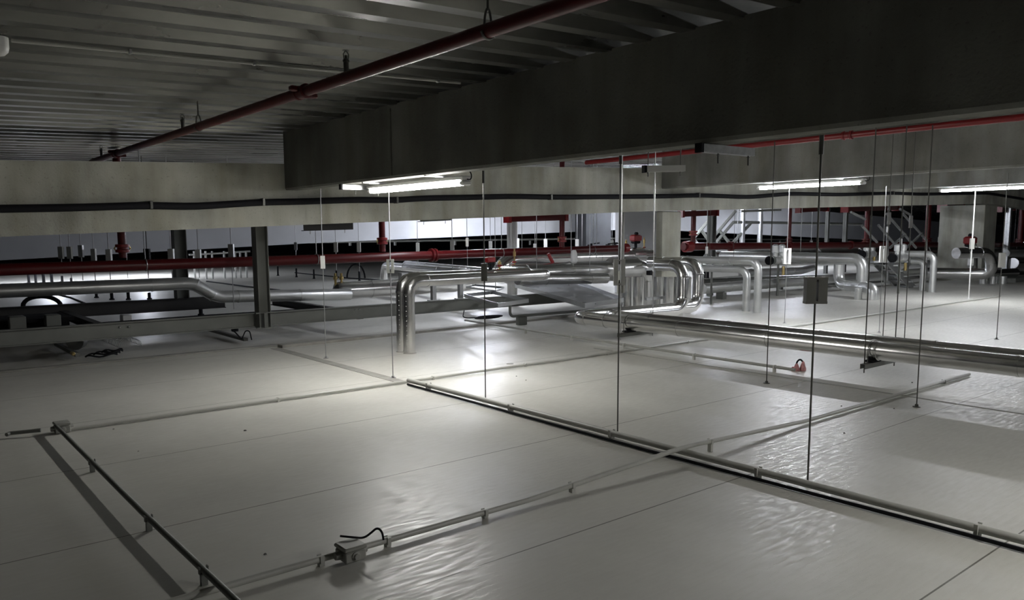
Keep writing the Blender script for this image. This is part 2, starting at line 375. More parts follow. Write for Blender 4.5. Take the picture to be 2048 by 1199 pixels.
def prod(bp, tpx, label, x=None, y=None, zb=0., tens=None, **k):
    """vertical rod: base pixel on floor (or on plane), top pixel row"""
    if y is None and x is None: b = P(*bp, z=zb)
    elif y is not None: b = P(*bp, y=y)
    else: b = P(*bp, x=x)
    zt = zat(b.x, b.y, tpx); tp = Vector((b.x, b.y, zt))
    fr = None if tens is None else (zat(b.x, b.y, tens)-b.z)/(zt-b.z)
    return rod(b, tp, fr, k.pop('kind', 'box'), label, **k)

# ------------------------------------------------------------------ foreground conduits on the panels
zc = .017
conduit('thin grey conduit crossing the floor from the corner junction box to the right', [(.93, 5.66, zc), (6.9, 5.62, zc), (17.0, 5.72, zc)], .0125,
        [P(*q, z=zc) for q in ((560, 800), (870, 756), (1056, 730), (1217, 706), (1383, 684))])
conduit('long grey conduit nearest the camera with the square junction box on it', [(-.2, 2.68, zc+.01), (1.33, 2.68, zc+.01), (2.3, 2.681, zc+.008), (3.42, 2.684, .069), (3.52, 2.685, .069), (4.7, 2.685, zc+.004), (7.4, 2.69, zc)], .013,
        [P(*q, z=zc) for q in ((642, 1122), (776, 1084), (978, 1031), (1150, 979), (1424, 898), (1895, 763))])
conduit('thick grey conduit running from picture centre down to the lower right corner', [(3.47, 5.60, .035), (3.47, .2, .035)], .019,
        [P(*q, z=.035) for q in ((845, 772), (1000, 817), (1204, 870), (1506, 945), (1945, 1062))], extra=[(3.43, 5.55, .012), (3.42, 4.2, .012), (3.40, 2.9, .012), (3.425, 1.4, .012), (3.41, .3, .012)])
conduit('dark grey conduit running steeply from the corner junction box to the bottom edge', [(.86, 5.62, .056), (.85, 3.6, .057), (.86, 2.3, .056)], .0125,
        [P(*q, z=.05) for q in ((156, 930), (276, 1043), (378, 1150))], m=M_steel)
tag(MB().tube([(.78, 5.66, .035), (.62, 5.72, .03), (.60, 5.70, .028)], .012, 10).build('conduit_stub', M_steel), 'short dark conduit stub left of the corner junction box', 'conduit')
p0, p1, p2 = P(930, 640, z=.05), P(1250, 689, z=.05), P(1590, 739, z=.05)
conduit('pale conduit passing under the insulated pipes and ending at the pink rag', [p0, p1, p2], .014, [P(*q, z=.04) for q in ((1043, 661), (1140, 675), (1252, 690), (1390, 711), (1555, 734))], m=M_box)

def jbox(c, s, h, label, loop=False, ang=0):
    t = thing('junction_box', label, 'box', (c[0], c[1], c[2])); c = Vector(c)
    MB().box((c.x-s/2, c.y-s/2, c.z), (c.x+s/2, c.y+s/2, c.z+h*.72), .006).build('body', M_box, t)
    MB().box((c.x-s/2-.003, c.y-s/2-.003, c.z+h*.72), (c.x+s/2+.003, c.y+s/2+.003, c.z+h), .005).build('lid', M_box, t)
    MB().lathe([(.018, 0), (.018, .004), (.011, .006), (.011, .012)], (c.x, c.y-s/2, c.z+h*.4), (0, -1, 0), 14).build('gland', M_box, t)
    for sx in (-1, 1): MB().lathe([(.017, 0), (.017, .008), (.015, .022)], (c.x+sx*s/2, c.y, c.z+h*.42), (sx, 0, 0), 12).build('gland', M_box, t)
    if loop:
        MB().tube([(c.x-.01, c.y+s/2+.02, c.z+h+.012), (c.x+.02, c.y+.03, c.z+h+.010), (c.x+.07, c.y+.02, c.z+h-.004), (c.x+.105, c.y+.02, c.z+h+.012), (c.x+.125, c.y+.01, c.z+h+.03), (c.x+.14, c.y, c.z+h+.01), (c.x+.142, c.y-.005, c.z+.04)], .0045, 8, .02, 4).build('cable_tail', M_black, t)
    return t
q = P(722, 1118, z=0)
jbox((1.36, 2.64, .012), .088, .062, 'square grey junction box with a black cable tail on the nearest conduit', True)
jbox((.90, 5.67, .0), .085, .07, 'small grey junction box at the corner where two conduits meet at left')

# floor marks
tag(MB().lathe([(.035, 0), (.035, .003), (.03, .004)], P(1020, 727, z=0), (0, 0, 1), 20).build('floor_plug', M_seal), 'small round grey plug in the floor left of the centre hanger rods', 'plug')
struct(MB().box((3.43, 5.75, 0), (3.53, FE-.2, .003)).build('trim_2', M_seal))
a = P(1300, 713, z=0); b = P(1775, 786, z=0)
struct(MB().obox((a.x, a.y+.8, .002), (b.x-.01, b.y-1.2, .002), .02, .004).build('trim_3', M_box))
a, b, c = P(560, 691, z=.02), P(900, 655, z=.02), P(1150, 629, z=.02)
struct(MB().obox((a.x, a.y, .015), (b.x, b.y, .015), .12, .03).obox((b.x, b.y, .015), (c.x, c.y, .015), .12, .03).build('trim_4', M_seal, sm=False))
chips = [((227, 858), 'pale crumb on the floor near the corner junction box', .012), ((277, 902), 'pale crumb on the floor beside the steep dark conduit', .009), ((530, 1108), 'dark crumb on the floor left of the square junction box', .011),
         ((1033, 752), 'dark dot of debris behind the long centre conduit', .010), ((1052, 760), 'small brown chip on the floor right of a dark dot', .010), ((1683, 812), 'dark screw lying on the floor right of the tall hanger rod', .012),
         ((1788, 817), 'dark chip on the floor left of the second row hanger rod', .012), ((1688, 866), 'small dark chip in the shine between two floor joints', .013), ((490, 861), 'brown scuffed chip on the floor below the long thin conduit', .014), ((1824, 765), 'dark bolt on the floor below the big insulated pipes', .015)]
for (px, py), lab, s in chips:
    c = P(px, py, z=0); mb = MB(); V = []
    for k in range(6):
        a_ = k*math.pi/3; rr = s*random.uniform(.5, 1); V.append((c.x+math.cos(a_)*rr, c.y+math.sin(a_)*rr*.7, 0))
    V2 = [(v[0]*.6+c.x*.4, v[1]*.6+c.y*.4, s*.5) for v in V]
    mb.add(V+V2, [tuple(range(6)), tuple(range(6, 12))]+[(i, (i+1) % 6, 6+(i+1) % 6, 6+i) for i in range(6)])
    tag(mb.build('debris_chip', M_box if 'pale' in lab else M_rod, sm=False), lab, 'debris')
# pink rag with black loop at the conduit end
c = P(1598, 741, z=0); t = thing('cable_wrap', 'pink rag wrapped around a black cable loop at the end of the pale conduit', 'rag', tuple(c))
mb = MB(); 
for (dx, dy, h, r) in ((-.02, 0, .07, .022), (.02, -.01, .09, .02), (.045, .015, .06, .022), (.0, .02, .06, .02), (-.04, .01, .04, .018)):
    mb.lathe([(r*1.2, 0), (r*1.3, h*.25), (r, h*.6), (r*.6, h*.9), (r*.2, h)], (c.x+dx, c.y-dx*.6+dy, 0), (dx*3, dy*3, 1), 9)
mb.build('rag', M_pink, t)
MB().tube([(c.x-.02, c.y+.02, .05), (c.x-.014, c.y+.012, .09), (c.x+.004, c.y-.004, .108), (c.x+.024, c.y-.016, .09), (c.x+.035, c.y-.03, .04)], .008, 8, .02, 4).build('cable_loop', M_black, t)

# ------------------------------------------------------------------ under the ceiling
def sprinkler(y, x, z, t):
    mb = MB().lathe([(.014, .0), (.014, .05), (.017, .052), (.017, .062), (.008, .07), (.006, .085)], (x, y, z+.025), (0, 0, 1), 10)
    mb.tube([(x-.012, y, z+.09), (x-.015, y, z+.115), (x, y, z+.135)], .0025, 6).tube([(x+.012, y, z+.09), (x+.015, y, z+.115), (x, y, z+.135)], .0025, 6)
    mb.lathe([(.018, 0), (.018, .002)], (x, y, z+.133), (0, 0, 1), 12)
    mb.build('sprinkler_head', M_rod, t)
RX, RZ, RR = 2.0, 2.06, .030
t = thing('sprinkler_pipe', 'dark red sprinkler pipe running diagonally under the ribbed ceiling', 'pipe', (RX, 5, RZ))
MB().tube([(RX, .6, RZ), (RX, 9.6, RZ)], RR, 20).build('tube', M_red, t)
for px, py in ((693, 148), (366, 258), (203, 305)): sprinkler(P(px, py, x=RX).y, RX, RZ, t)
for px, py in ((605, 188), (233, 308)):
    yy = P(px, py, x=RX).y; s_ = 1 if px == 605 else 1.2
    MB().lathe([(RR, -.06), (RR*1.35, -.055), (RR*1.35, -.035), (RR*1.2, -.03), (RR*1.2, .03), (RR*1.35, .035), (RR*1.35, .055), (RR, .06)], (RX, yy, RZ), (0, 1, 0), 18).box((RX+.03, yy-.02, RZ-.03), (RX+.085, yy+.02, RZ+.0), .006).box((RX-.075, yy-.02, RZ+.0), (RX-.03, yy+.02, RZ+.03), .006).build('coupling', M_red, t)
for px, py in ((976, 60), (397, 243)):
    yy = P(px, py, x=RX).y; zt = zceil(RX)+.02
    mb = MB().tube([(RX, yy, RZ+.075), (RX, yy, zt)], .005, 8)
    n_ = 20; ring = [(RX+math.cos(a_)*.034*(1 if math.sin(a_) < 0 else .55), yy, RZ+math.sin(a_)*(.034 if math.sin(a_) < 0 else .085)) for a_ in [2*math.pi*k/n_ for k in range(n_+1)]]
    mb.tube(ring, .005, 6, cap=False); mb.build('pipe_hanger', M_rod, t)
# thin conduit along a rib and the smoke detector
y0 = 6.1
d = []
for px, py in ((17, 92), (340, 118), (700, 144), (940, 163)):
    dd = vf+vr*((px-1024)/F)-vu*((py-CY)/F); zz = 2.28-.02; tt = (zz+.04*(0-3.36)-CAMH)/(dd.z-.04*dd.x); d.append(Vector((0, 0, CAMH))+dd*tt)
a, b = d[0], d[-1]; ym = (d[1].y+d[2].y)/2
t = thing('ceiling_conduit', 'thin pale conduit clipped along a ceiling rib at upper left', 'conduit', (a.x, ym, a.z))
MB().tube([(a.x, ym, zceil(a.x)-.012), (b.x, ym, zceil(b.x)-.012)], .009, 10).build('tube', M_cond, t)
for fr in (.2, .45, .7, .93):
    x_ = a.x+(b.x-a.x)*fr; MB().box((x_-.008, ym-.014, zceil(x_)-.024), (x_+.008, ym+.014, zceil(x_)+.0), .003).build('clip', M_galv, t)
s_ = d[0]; t = thing('smoke_detector', 'round white smoke detector under the ceiling at the left edge', 'detector', (s_.x-.05, ym, s_.z-.06))
MB().lathe([(.05, .045), (.05, .0), (.045, -.02), (.03, -.035), (.01, -.04)], (s_.x-.06, ym, zceil(s_.x)-.05), (0, 0, 1), 24).build('housing', M_white, t)
MB().lathe([(.028, 0), (.028, .045)], (s_.x-.06, ym, zceil(s_.x)-.012), (0, 0, 1), 20).build('base', M_rod, t)
# second sprinkler pipe between the cross beams
a = P(1440, 296, z=2.2); b = P(2048, 244, z=2.2)
t = thing('sprinkler_pipe', 'red sprinkler pipe seen beneath the nearest cross beam at right', 'pipe', (7.6, 3, 2.2))
MB().tube([(7.55, .6, 2.2), (7.55, 7.6, 2.2)], .03, 16).build('tube', M_redb, t)
c = P(1695, 272, x=7.55); MB().lathe([(.042, -.05), (.045, -.03), (.036, -.02), (.036, .02), (.045, .03), (.042, .05)], (7.55, c.y, 2.2), (0, 1, 0), 16).build('coupling', M_redb, t)
for yy in (1.6, 3.2, 6.0): MB().tube([(7.55, yy, 2.22), (7.55, yy, zceil(7.55))], .004, 6).build('pipe_hanger', M_rod, t)
# strut brackets under the near beam
def strut_bracket(label, a, b, w=.041, bolts=(.35, .93), bl=.05, top=None, m=M_galv):
    a, b = Vector(a), Vector(b); t = thing('strut_bracket', label, 'bracket', tuple((a+b)/2))
    u = (b-a).normalized(); s_ = u.cross(Vector((0, 0, 1))).normalized()
    mb = MB().obox(a+s_*w*.46, b+s_*w*.46, .003, w).obox(a-s_*w*.46, b-s_*w*.46, .003, w).obox(a+Vector((0, 0, w*.46)), b+Vector((0, 0, w*.46)), w, .003)
    mb.obox(a+s_*w*.34-Vector((0, 0, w*.47)), b+s_*w*.34-Vector((0, 0, w*.47)), w*.3, .003).obox(a-s_*w*.34-Vector((0, 0, w*.47)), b-s_*w*.34-Vector((0, 0, w*.47)), w*.3, .003)
    mb.build('channel', m, t, sm=False)
    MB().obox(a-u*.006, a+u*.012, w*1.12, w*1.15).build('end_cap', M_black, t)
    for f_ in bolts:
        c = a.lerp(b, f_); MB().tube([c-Vector((0, 0, bl+w/2)), c+Vector((0, 0, .012))], .004, 8).lathe([(.008, 0), (.008, .006)], c-Vector((0, 0, w/2+.01)), (0, 0, 1), 6).build('bolt', M_rod, t)
    if top:
        for f_ in (.1, .9):
            c = a.lerp(b, f_); MB().tube([c, Vector((c.x, c.y, top))], .004, 8).build('drop_rod', M_rod, t)
    return t
a = P(1372, 291, z=1.688); b = P(1482, 299, z=1.688); strut_bracket('pale strut bracket with two hanging bolts fixed under the nearest beam', (3.33, a.y, 1.684), (3.33+.42, a.y-.03, 1.684))
a = P(1288, 338, x=4.05); strut_bracket('small galvanised strut bracket hanging beyond the near beam', (4.05, a.y, a.z), (4.32, a.y-.12, a.z+.01), bolts=(.1, .9), bl=.03, top=2.3, m=M_white)
a = P(703, 369, x=3.42); strut_bracket('galvanised strut bracket at the left end of the nearest lamp', (3.36, 6.50, 1.684), (3.78, 6.49, 1.684), bolts=(.35, .9), bl=.05)
# thin white cable along the lower edge of the near beam
tag(MB().tube([(3.508, -1, 1.722), (3.508, 3, 1.720), (3.508, 7.4, 1.722)], .006, 8).build('cable', M_white), 'thin white cable along the lower rear edge of the nearest beam', 'cable')
tag(MB().tube([(9.379, -1, 1.926), (9.379, 7.5, 1.926)], .007, 8).build('cable', M_white), 'thin white cable along the lower edge of the second cross beam', 'cable')
# black cable on the long beam
pts = [(-60, 419), (0, 417), (150, 415), (301, 410), (382, 413), (460, 408), (525, 404), (600, 403), (711, 399), (792, 400), (845, 396), (953, 394), (1028, 392), (1100, 394), (1239, 393), (1341, 392), (1396, 390), (1498, 394), (1581, 387), (1679, 389), (1785, 386), (1841, 388), (1975, 386)]
path = [P(*q, y=7.66) for q in pts]; path += [P(2048, 398, y=7.66), P(2110, 410, y=7.66)]
t = thing('black_cable', 'thick black sagging cable running along the face of the long pale beam', 'cable', tuple(path[0]))
MB().tube(path, .033, 12, .3, 3).build('cable', M_black, t)
for k in (3, 6, 9, 13, 16, 20):
    c = path[k]; MB().box((c.x-.012, 7.62, c.z-.036), (c.x+.012, 7.699, c.z+.038), .004).build('saddle_clip', M_rod, t)

# ------------------------------------------------------------------ hanger rods, nearest row (under the nearest beam)
ztop1 = 1.71
prod((652, 716), 378, 'leftmost hanger rod of the front row, with a pale box turnbuckle', tens=524, m=M_rodl, size=(.04, .13), tm=M_white, sleeve=None)
prod((786, 755), 380, 'hanger rod of the front row below the lit lamp, with two dark turnbuckle plates', tens=532, kind='pair', tm=M_steel, size=(.055, .12), m=M_rodl)
prod((971, 803), 341, 'dark hanger rod of the front row with a dark green box turnbuckle', tens=544, tm=M_steel, size=(.045, .13), sleeve=.09)
prod((1235, 871), 311, 'dark hanger rod in front of the pipe elbow with two pale turnbuckle plates', tens=544, kind='pair', tm=M_white, size=(.06, .16), sleeve=.05)
prod((1615, 968), 270, 'longest hanger rod nearest the camera with a black double box on it', tens=580, kind='pair', tm=M_rod, size=(.105, .13), sleeve=.09, r=.005)
prod((1533, 766), 283, 'second row hanger rod left of the longest one, ending beside the pale conduit', m=M_rod)
prod((1833, 813), 250, 'second row hanger rod at right standing in the floor shadow', m=M_rod, sleeve=None)
prod((1569, 646), 375, 'third row hanger rod with a pale double turnbuckle before the white pipe bend', tens=512, tm=M_white, size=(.09, .22), kind='pair', m=M_rodl)
prod((1758, 665), 372, 'third row hanger rod with two pale plates left of the stair', tens=508, tm=M_white, size=(.07, .2), kind='pair', m=M_rodl)
prod((1993, 678), 345, 'third row hanger rod near the right edge with a grey turnbuckle', tens=520, tm=M_box, size=(.06, .17), m=M_rod)
prod((1937, 597), 350, 'fourth row white hanger rod in front of the broad concrete column', tens=487, tm=M_box, size=(.07, .2), m=M_white, r=.011)
c = P(1787, 262, x=7.95); rod((7.95, c.y, 0), (7.95, c.y, c.z), .62, 'box', 'dark hanger rod passing left in front of the stair to behind the big pipes', m=M_rod, size=(.03, .12), tm=M_rodl)
c = P(1832, 255, x=7.95); rod((7.95, c.y, 0), (7.95, c.y, c.z), .6, 'box', 'dark hanger rod crossing the stair handrails, foot hidden behind the big pipes', m=M_rod, size=(.03, .12), tm=M_rodl)
# rods of the far bays: top px, bottom px, turnbuckle row, plane y, dark?
bg = [((163, 470), (166, 560), 502, 14, 0), ((122, 470), (125, 548), 505, 14, 1), ((139, 470), (143, 556), 505, 14, 1), ((189, 468), (191, 562), 509, 14, 1), ((218, 466), (221, 558), 512, 12, 2), ((254, 464), (256, 556), None, 14, 0),
      ((291, 461), (297, 556), 512, 10.75, 3), ((342, 458), (345, 556), 512, 10.75, 2), ((397, 455), (399, 555), 512, 11.5, 2), ((466, 450), (468, 618), 502, 10.6, 0), ((592, 440), (592, 510), 492, 18, 0),
      ((672, 437), (673, 541), 494, 14, 1), ((718, 436), (719, 543), 494, 14, 1), ((834, 434), (836, 530), 494, 14, 1), ((903, 432), (905, 538), 491, 11.4, 1), ((936, 375), (935, 545), 484, 9.0, 0),
      ((980, 430), (981, 500), 492, 12, 2), ((989, 342), (991, 580), None, 8.6, 0), ((1035, 445), (1035, 496), 486, 12, 2), ((1042, 445), (1044, 500), None, 11.5, 0), ((1070, 445), (1070, 497), 496, 12.5, 0),
      ((1091, 445), (1091, 500), 487, 12, 2), ((1142, 435), (1142, 568), None, 9.6, 0), ((1154, 437), (1154, 495), 487, 12, 2), ((1170, 437), (1164, 495), None, 12, 0), ((1193, 433), (1193, 516), None, 10.3, 0),
      ((1224, 433), (1224, 500), 488, 13, 1), ((1330, 330), (1322, 545), None, 8.4, 0), ((1342, 328), (1344, 513), None, 8.6, 0), ((1418, 378), (1412, 555), 500, 8.2, 2), ((1304, 345), (1306, 500), None, 7.5, 0),
      ((1476, 432), (1474, 495), None, 13.4, 0), ((1605, 375), (1601, 503), None, 9.2, 0), ((1625, 425), (1622, 492), 487, 13, 0), ((1775, 335), (1770, 540), 459, 7.75, 0), ((1802, 385), (1797, 575), 483, 7.2, 0),
      ((1886, 385), (1876, 520), 480, 10, 1), ((1910, 440), (1897, 490), 474, 12, 1), ((1910, 410), (1909, 485), 474, 11.5, 1), ((1920, 390), (1917, 485), 477, 13.0, 1), ((2038, 385), (2033, 500), 482, 11, 1), ((2030, 390), (2027, 500), None, 12, 0)]
ords = ['first', 'second', 'third', 'fourth', 'fifth', 'sixth', 'seventh', 'eighth', 'ninth', 'tenth', 'eleventh', 'twelfth', 'thirteenth', 'fourteenth', 'fifteenth']
zone = [[], [], [], []]
for q in bg: zone[0 if q[0][0] < 600 else 1 if q[0][0] < 1000 else 2 if q[0][0] < 1350 else 3].append(q)
zn = ['from the left edge', 'right of the steel post', 'around the pale column', 'over the right-hand pipework']
for zi, L in enumerate(zone):
    L.sort(key=lambda q: q[1][0])
    for k, (tp, bt, ty, yy, st) in enumerate(L):
        b = P(*bt, y=yy); tt = P(*tp, y=yy); zt = zat((b.x+tt.x)/2, yy, tp[1]); xx = b.x if abs(b.x-tt.x) < .5 else b.x
        tt = Vector((tt.x if abs(tp[0]-bt[0]) > 8 else b.x, yy, 0))
        tt.z = zceil(tt.x)+.074
        fr = None if ty is None else (zat(b.x, yy, ty)-b.z)/(tt.z-b.z)
        look = {0: 'plain thin', 1: 'thin', 2: 'thin pale', 3: 'thin dark'}[st]
        lab = '%s hanger rod%s, %s %s' % (look, ' with turnbuckle' if ty else '', ords[k], zn[zi])  # ordinals run left to right
        rod(b, tt, fr, 'box', lab, r=.006 if yy > 9 else .0045, m=M_rod if st == 3 else M_rodl, tm={0: M_rodl, 1: M_box, 2: M_white, 3: M_black}[st], size=(.07, .19) if yy > 9 else (.04, .12), foot=(b.z < .06), group='hanger rods of the far bays')

# ------------------------------------------------------------------ structural steel of the far bay
def ibeam(a, b, w, h, tf=.01, tw=.008):
    """I section from a to b, origin line on its underside"""
    a, b = Vector(a), Vector(b); up = Vector((0, 0, 1)); mb = MB()
    mb.obox(a+up*(h-tf/2), b+up*(h-tf/2), w, tf).obox(a+up*tf/2, b+up*tf/2, w, tf).obox(a+up*h/2, b+up*h/2, tw, h-2*tf)
    return mb
SBY = 9.05
t = thing('steel_beam', 'long grey steel beam low across the left, in front of the silver pipe', 'beam', (4, SBY, .185))
ibeam((-3.9, SBY, .185), (9.3, SBY, .185), .08, .165).build('beam', M_steel, t, sm=False)
for px, py in ((239, 654), (257, 653), (710, 619), (718, 618)):
    c = P(px, py, y=SBY-.005); MB().lathe([(.011, 0), (.011, .012), (.005, .02)], c, (0, -1, 0), 6).build('bolt', M_galv, t)
c = P(517, 600, y=SBY)
def hpost(name, label, x, y, z0, z1, w=.14, m=M_steel, side=True):
    t = thing(name, label, 'post', (x, y, z0)); tf = .01
    MB().box((x-w/2, y-w/2, z0), (x-w/2+tf, y+w/2, z1)).box((x+w/2-tf, y-w/2, z0), (x+w/2, y+w/2, z1)).box((x-w/2, y-.005, z0), (x+w/2, y+.005, z1)).build('post', m, t, sm=False)
    if side: MB().box((x-w*.8, y-w/2-.012, z0), (x+w*.8, y-w/2, z0+.012)).box((x-w*.8, y-w/2-.012, z0+.175), (x+w*.8, y-w/2+.03, z0+.187)).box((x-.02, y-w/2-.02, z0), (x+.02, y-w/2, z0+.18)).build('connection_plate', m, t, sm=False)
    return t
hpost('steel_post', 'tall grey steel post rising from the low steel beam at left', c.x, SBY-.115, .18, 1.9)
c = P(364, 600, y=12.0); hpost('steel_post', 'darker steel post behind the silver pipe bend at left', c.x, 12.0, .351, 1.95, .17, side=False)
t = thing('steel_beam', 'dark steel beam under the silver pipe behind the long grey one', 'beam', (1, 12, .2)); ibeam((-3.9, 12, .17), (4.2, 12, .17), .09, .18).build('beam', M_darksteel, t, sm=False)
for x, lab in ((2.02, 'dark steel cross member at far left between the two low beams'), (4.93, 'dark steel cross member just right of the tall grey post')):
    t = thing('steel_beam', lab, 'beam', (x, 10.5, .2)); ibeam((x, SBY+.05, .17), (x, 11.95, .17), .09, .10).build('beam', M_darksteel, t, sm=False)
c = P(1024, 470, y=10.95); hpost('steel_post', 'bright white steel post behind the red pipe near picture centre', c.x, 10.95, -.03, 1.95, .13, M_white, side=False)
c = P(1243, 470, y=8.9); hpost('steel_post', 'white steel post left of the red valve', c.x, 8.9, -.03, 2.0, .07, M_white, side=False)
c = P(1423, 470, y=11.0); hpost('steel_post', 'dark steel post under the red bracket right of the pale column', c.x, 11.0, -.03, 2.1, .15, M_steel, side=False)
c = P(1690, 470, y=13.0); hpost('steel_post', 'slim pale steel post left of the stair handrails', c.x, 13, -.03, 2.3, .12, M_steel, side=False)
c = P(1654, 470, y=13.0); hpost('steel_post', 'slim pale steel post between the long rod and stair', c.x, 13, -.03, 2.3, .10, M_steel, side=False)
c = P(1896, 470, y=12.4); hpost('steel_post', 'dark steel post left of the broad column', c.x, 12.4, -.03, 2.3, .3, M_steel, side=False)
c = P(2012, 500, y=9.6); hpost('steel_post', 'slim bluish steel post right of the broad column', c.x, 9.6, -.03, 2.1, .16, M_galv, side=False)
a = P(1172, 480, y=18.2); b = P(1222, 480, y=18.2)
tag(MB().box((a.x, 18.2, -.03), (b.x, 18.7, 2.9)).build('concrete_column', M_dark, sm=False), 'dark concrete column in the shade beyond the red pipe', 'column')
a = P(1247, 480, y=11.6); b = P(1318, 480, y=11.6)
tag(MB().box((a.x, 11.6, -.03), (b.x, 11.85, 2.6), .01).build('concrete_column', M_fascia), 'broad pale wall pier behind the red valve actuator, left of the square column', 'column')
# dark channels hanging below the long beam
for (x0, x1, yy, zz, h, lab) in ((605, 704, 461, 0, .085, 'dark steel channel hanging under the long beam above the pipe elbows'), (838, 900, 443, 0, .03, 'short dark strut under the long beam left of centre'), (1480, 1560, 424, 0, .03, 'dark strut under the long beam over the handrails')):
    a = P(x0, yy, y=8.4); b = P(x1, yy-3, y=8.4); t = thing('steel_channel', lab, 'channel', tuple(a))
    MB().obox(a, b, .06, .008).obox(a+Vector((0, -.028, h/2)), b+Vector((0, -.028, h/2)), .006, h).obox(a+Vector((0, 0, h)), b+Vector((0, 0, h)), .06, .008).build('channel', M_steel if h < .05 else M_darksteel, t, sm=False)
    for f_ in (.15, .85):
        c = a.lerp(b, f_); MB().tube([c-Vector((0, 0, .04)), Vector((c.x, c.y, zceil(c.x)))], .005, 8).build('drop_rod', M_rodl, t)

# ------------------------------------------------------------------ red fire mains
RY = 9.8
a, b, b2 = P(-40, 546, y=RY), P(620, 519, y=RY), P(1250, 496, y=RY)
t = thing('fire_main', 'long dark red fire main running low across the left half', 'pipe', (4, RY, .9))
pts = [(-3.9, RY, a.z), tuple(b), tuple(b2)]
MB().tube(pts, .064, 24).build('tube', M_red, t, ang=40)
c = P(866, 510, y=RY); MB().lathe([(.064, -.05), (.1, -.045), (.1, -.015), (.078, -.01), (.078, .01), (.1, .015), (.1, .045), (.064, .05)], c, (1, 0, 0), 20).build('coupling', M_red, t)
MB().lathe([(.066, -.06), (.085, -.055), (.085, .055), (.066, .06)], b2, (1, 0, 0), 20).build('coupling', M_redb, t)
for px, tp in ((633, 462), (1003, 440), (291, 462), (1186, 436)):
    c = P(px, 518-(px-633)*.033, y=RY); n_ = 20
    MB().tube([(c.x, c.y+math.cos(a_)*.07, c.z+math.sin(a_)*.07) for a_ in [2*math.pi*k/n_ for k in range(n_+1)]], .006, 6, cap=False).tube([(c.x, c.y, c.z+.07), (c.x, c.y, zceil(c.x))], .006, 8).build('pipe_hanger', M_galv, t)
t = thing('fire_main', 'dark red fire main running behind the right-hand pipework', 'pipe', (20, RY, .95))
a, b, b3 = P(1366, 493, y=RY), P(1760, 489, y=RY), P(2140, 489, y=RY)
MB().tube([tuple(a), tuple(b), tuple(b3)], .075, 20).build('tube', M_red, t, ang=40)
MB().lathe([(.08, -.1), (.11, -.09), (.11, .09), (.08, .1)], a+Vector((.15, 0, 0)), (1, 0, 0), 18).build('coupling', M_redb, t)
for px in (1462, 1577, 1702):
    c = P(px, 490, y=RY); c.z = a.lerp(b, (c.x-a.x)/(b.x-a.x)).z
    MB().lathe([(.076, -.05), (.1, -.04), (.1, .04), (.076, .05)], c, (1, 0, 0), 16).build('coupling', M_red, t)
drops = [((246, 430), 515, .045, 'leftmost red branch pipe dropping to the long fire main'), ((765, 405), 503, .045, 'red branch pipe joining the fire main above the vertical pipe pair'), ((1124, 400), 500, .045, 'red branch pipe dropping from the red header near the pale column'),
         ((1386, 380), 490, .05, 'slanted red branch pipe just right of the pale column'), ((1578, 380), 490, .04, 'thin red branch pipe left of the slim posts'), ((1732, 370), 490, .06, 'red branch pipe left of the crossing handrails'),
         ((1854, 370), 488, .07, 'dark red branch pipe left of the broad column'), ((2040, 380), 488, .09, 'dark red branch pipe at the right edge')]
for (px, py), bot, r, lab in drops:
    a = P(px, py, y=RY); b = P(px, bot, y=RY); t = thing('branch_pipe', lab, 'pipe', tuple(b))
    b.x = a.x = P(px, bot, y=RY).x
    MB().tube([tuple(b), (b.x, RY, zceil(b.x)-.02)], r, 16).build('tube', M_red, t)
    h = b.z+(a.z-b.z)*.22 if px < 1500 else b.z+.12
    MB().lathe([(r, -.05), (r*1.7, -.045), (r*1.7, -.015), (r*1.25, -.01), (r*1.25, .01), (r*1.7, .015), (r*1.7, .045), (r, .05)], (b.x, RY, h), (0, 0, 1), 16).build('flange', M_redb if px < 1500 else M_red, t)
    for s_ in (-1, 1): MB().tube([(b.x+s_*r*1.5, RY, h-.03), (b.x+s_*r*1.9, RY, h), (b.x+s_*r*1.5, RY, h+.03)], .008, 6).build('bolt', M_brass, t)
for (x0, x1, yy, r, lab) in ((1015, 1129, 437, .07, 'dark red header under the long beam near picture centre'), (1362, 1431, 428, .07, 'red header right of the pale column under the long beam'), (1597, 1652, 420, .07, 'red header pipe under the long beam left of the slim posts'),
                             (1690, 1792, 417, .1, 'dark red header pipe above the crossing handrails'), (1885, 1920, 415, .14, 'short dark red header touching the broad column'), (1996, 2022, 416, .14, 'dark red header right of the broad column')):
    a = P(x0, yy, y=RY); b = P(x1, yy-3, y=RY); t = thing('header_pipe', lab, 'pipe', tuple(a))
    MB().obox(a, b, r*1.6, r*1.5).build('header', M_red, t, sm=False)
    for q in (a, b): MB().obox(q-Vector((.03, 0, 0)), q+Vector((.03, 0, 0)), r*2, r*1.9).build('end_cap', M_redb, t, sm=False)
    for f_ in (.2, .8):
        c = a.lerp(b, f_); MB().tube([c, (c.x, c.y, zceil(c.x))], .006, 6).build('drop_rod', M_rodl, t)

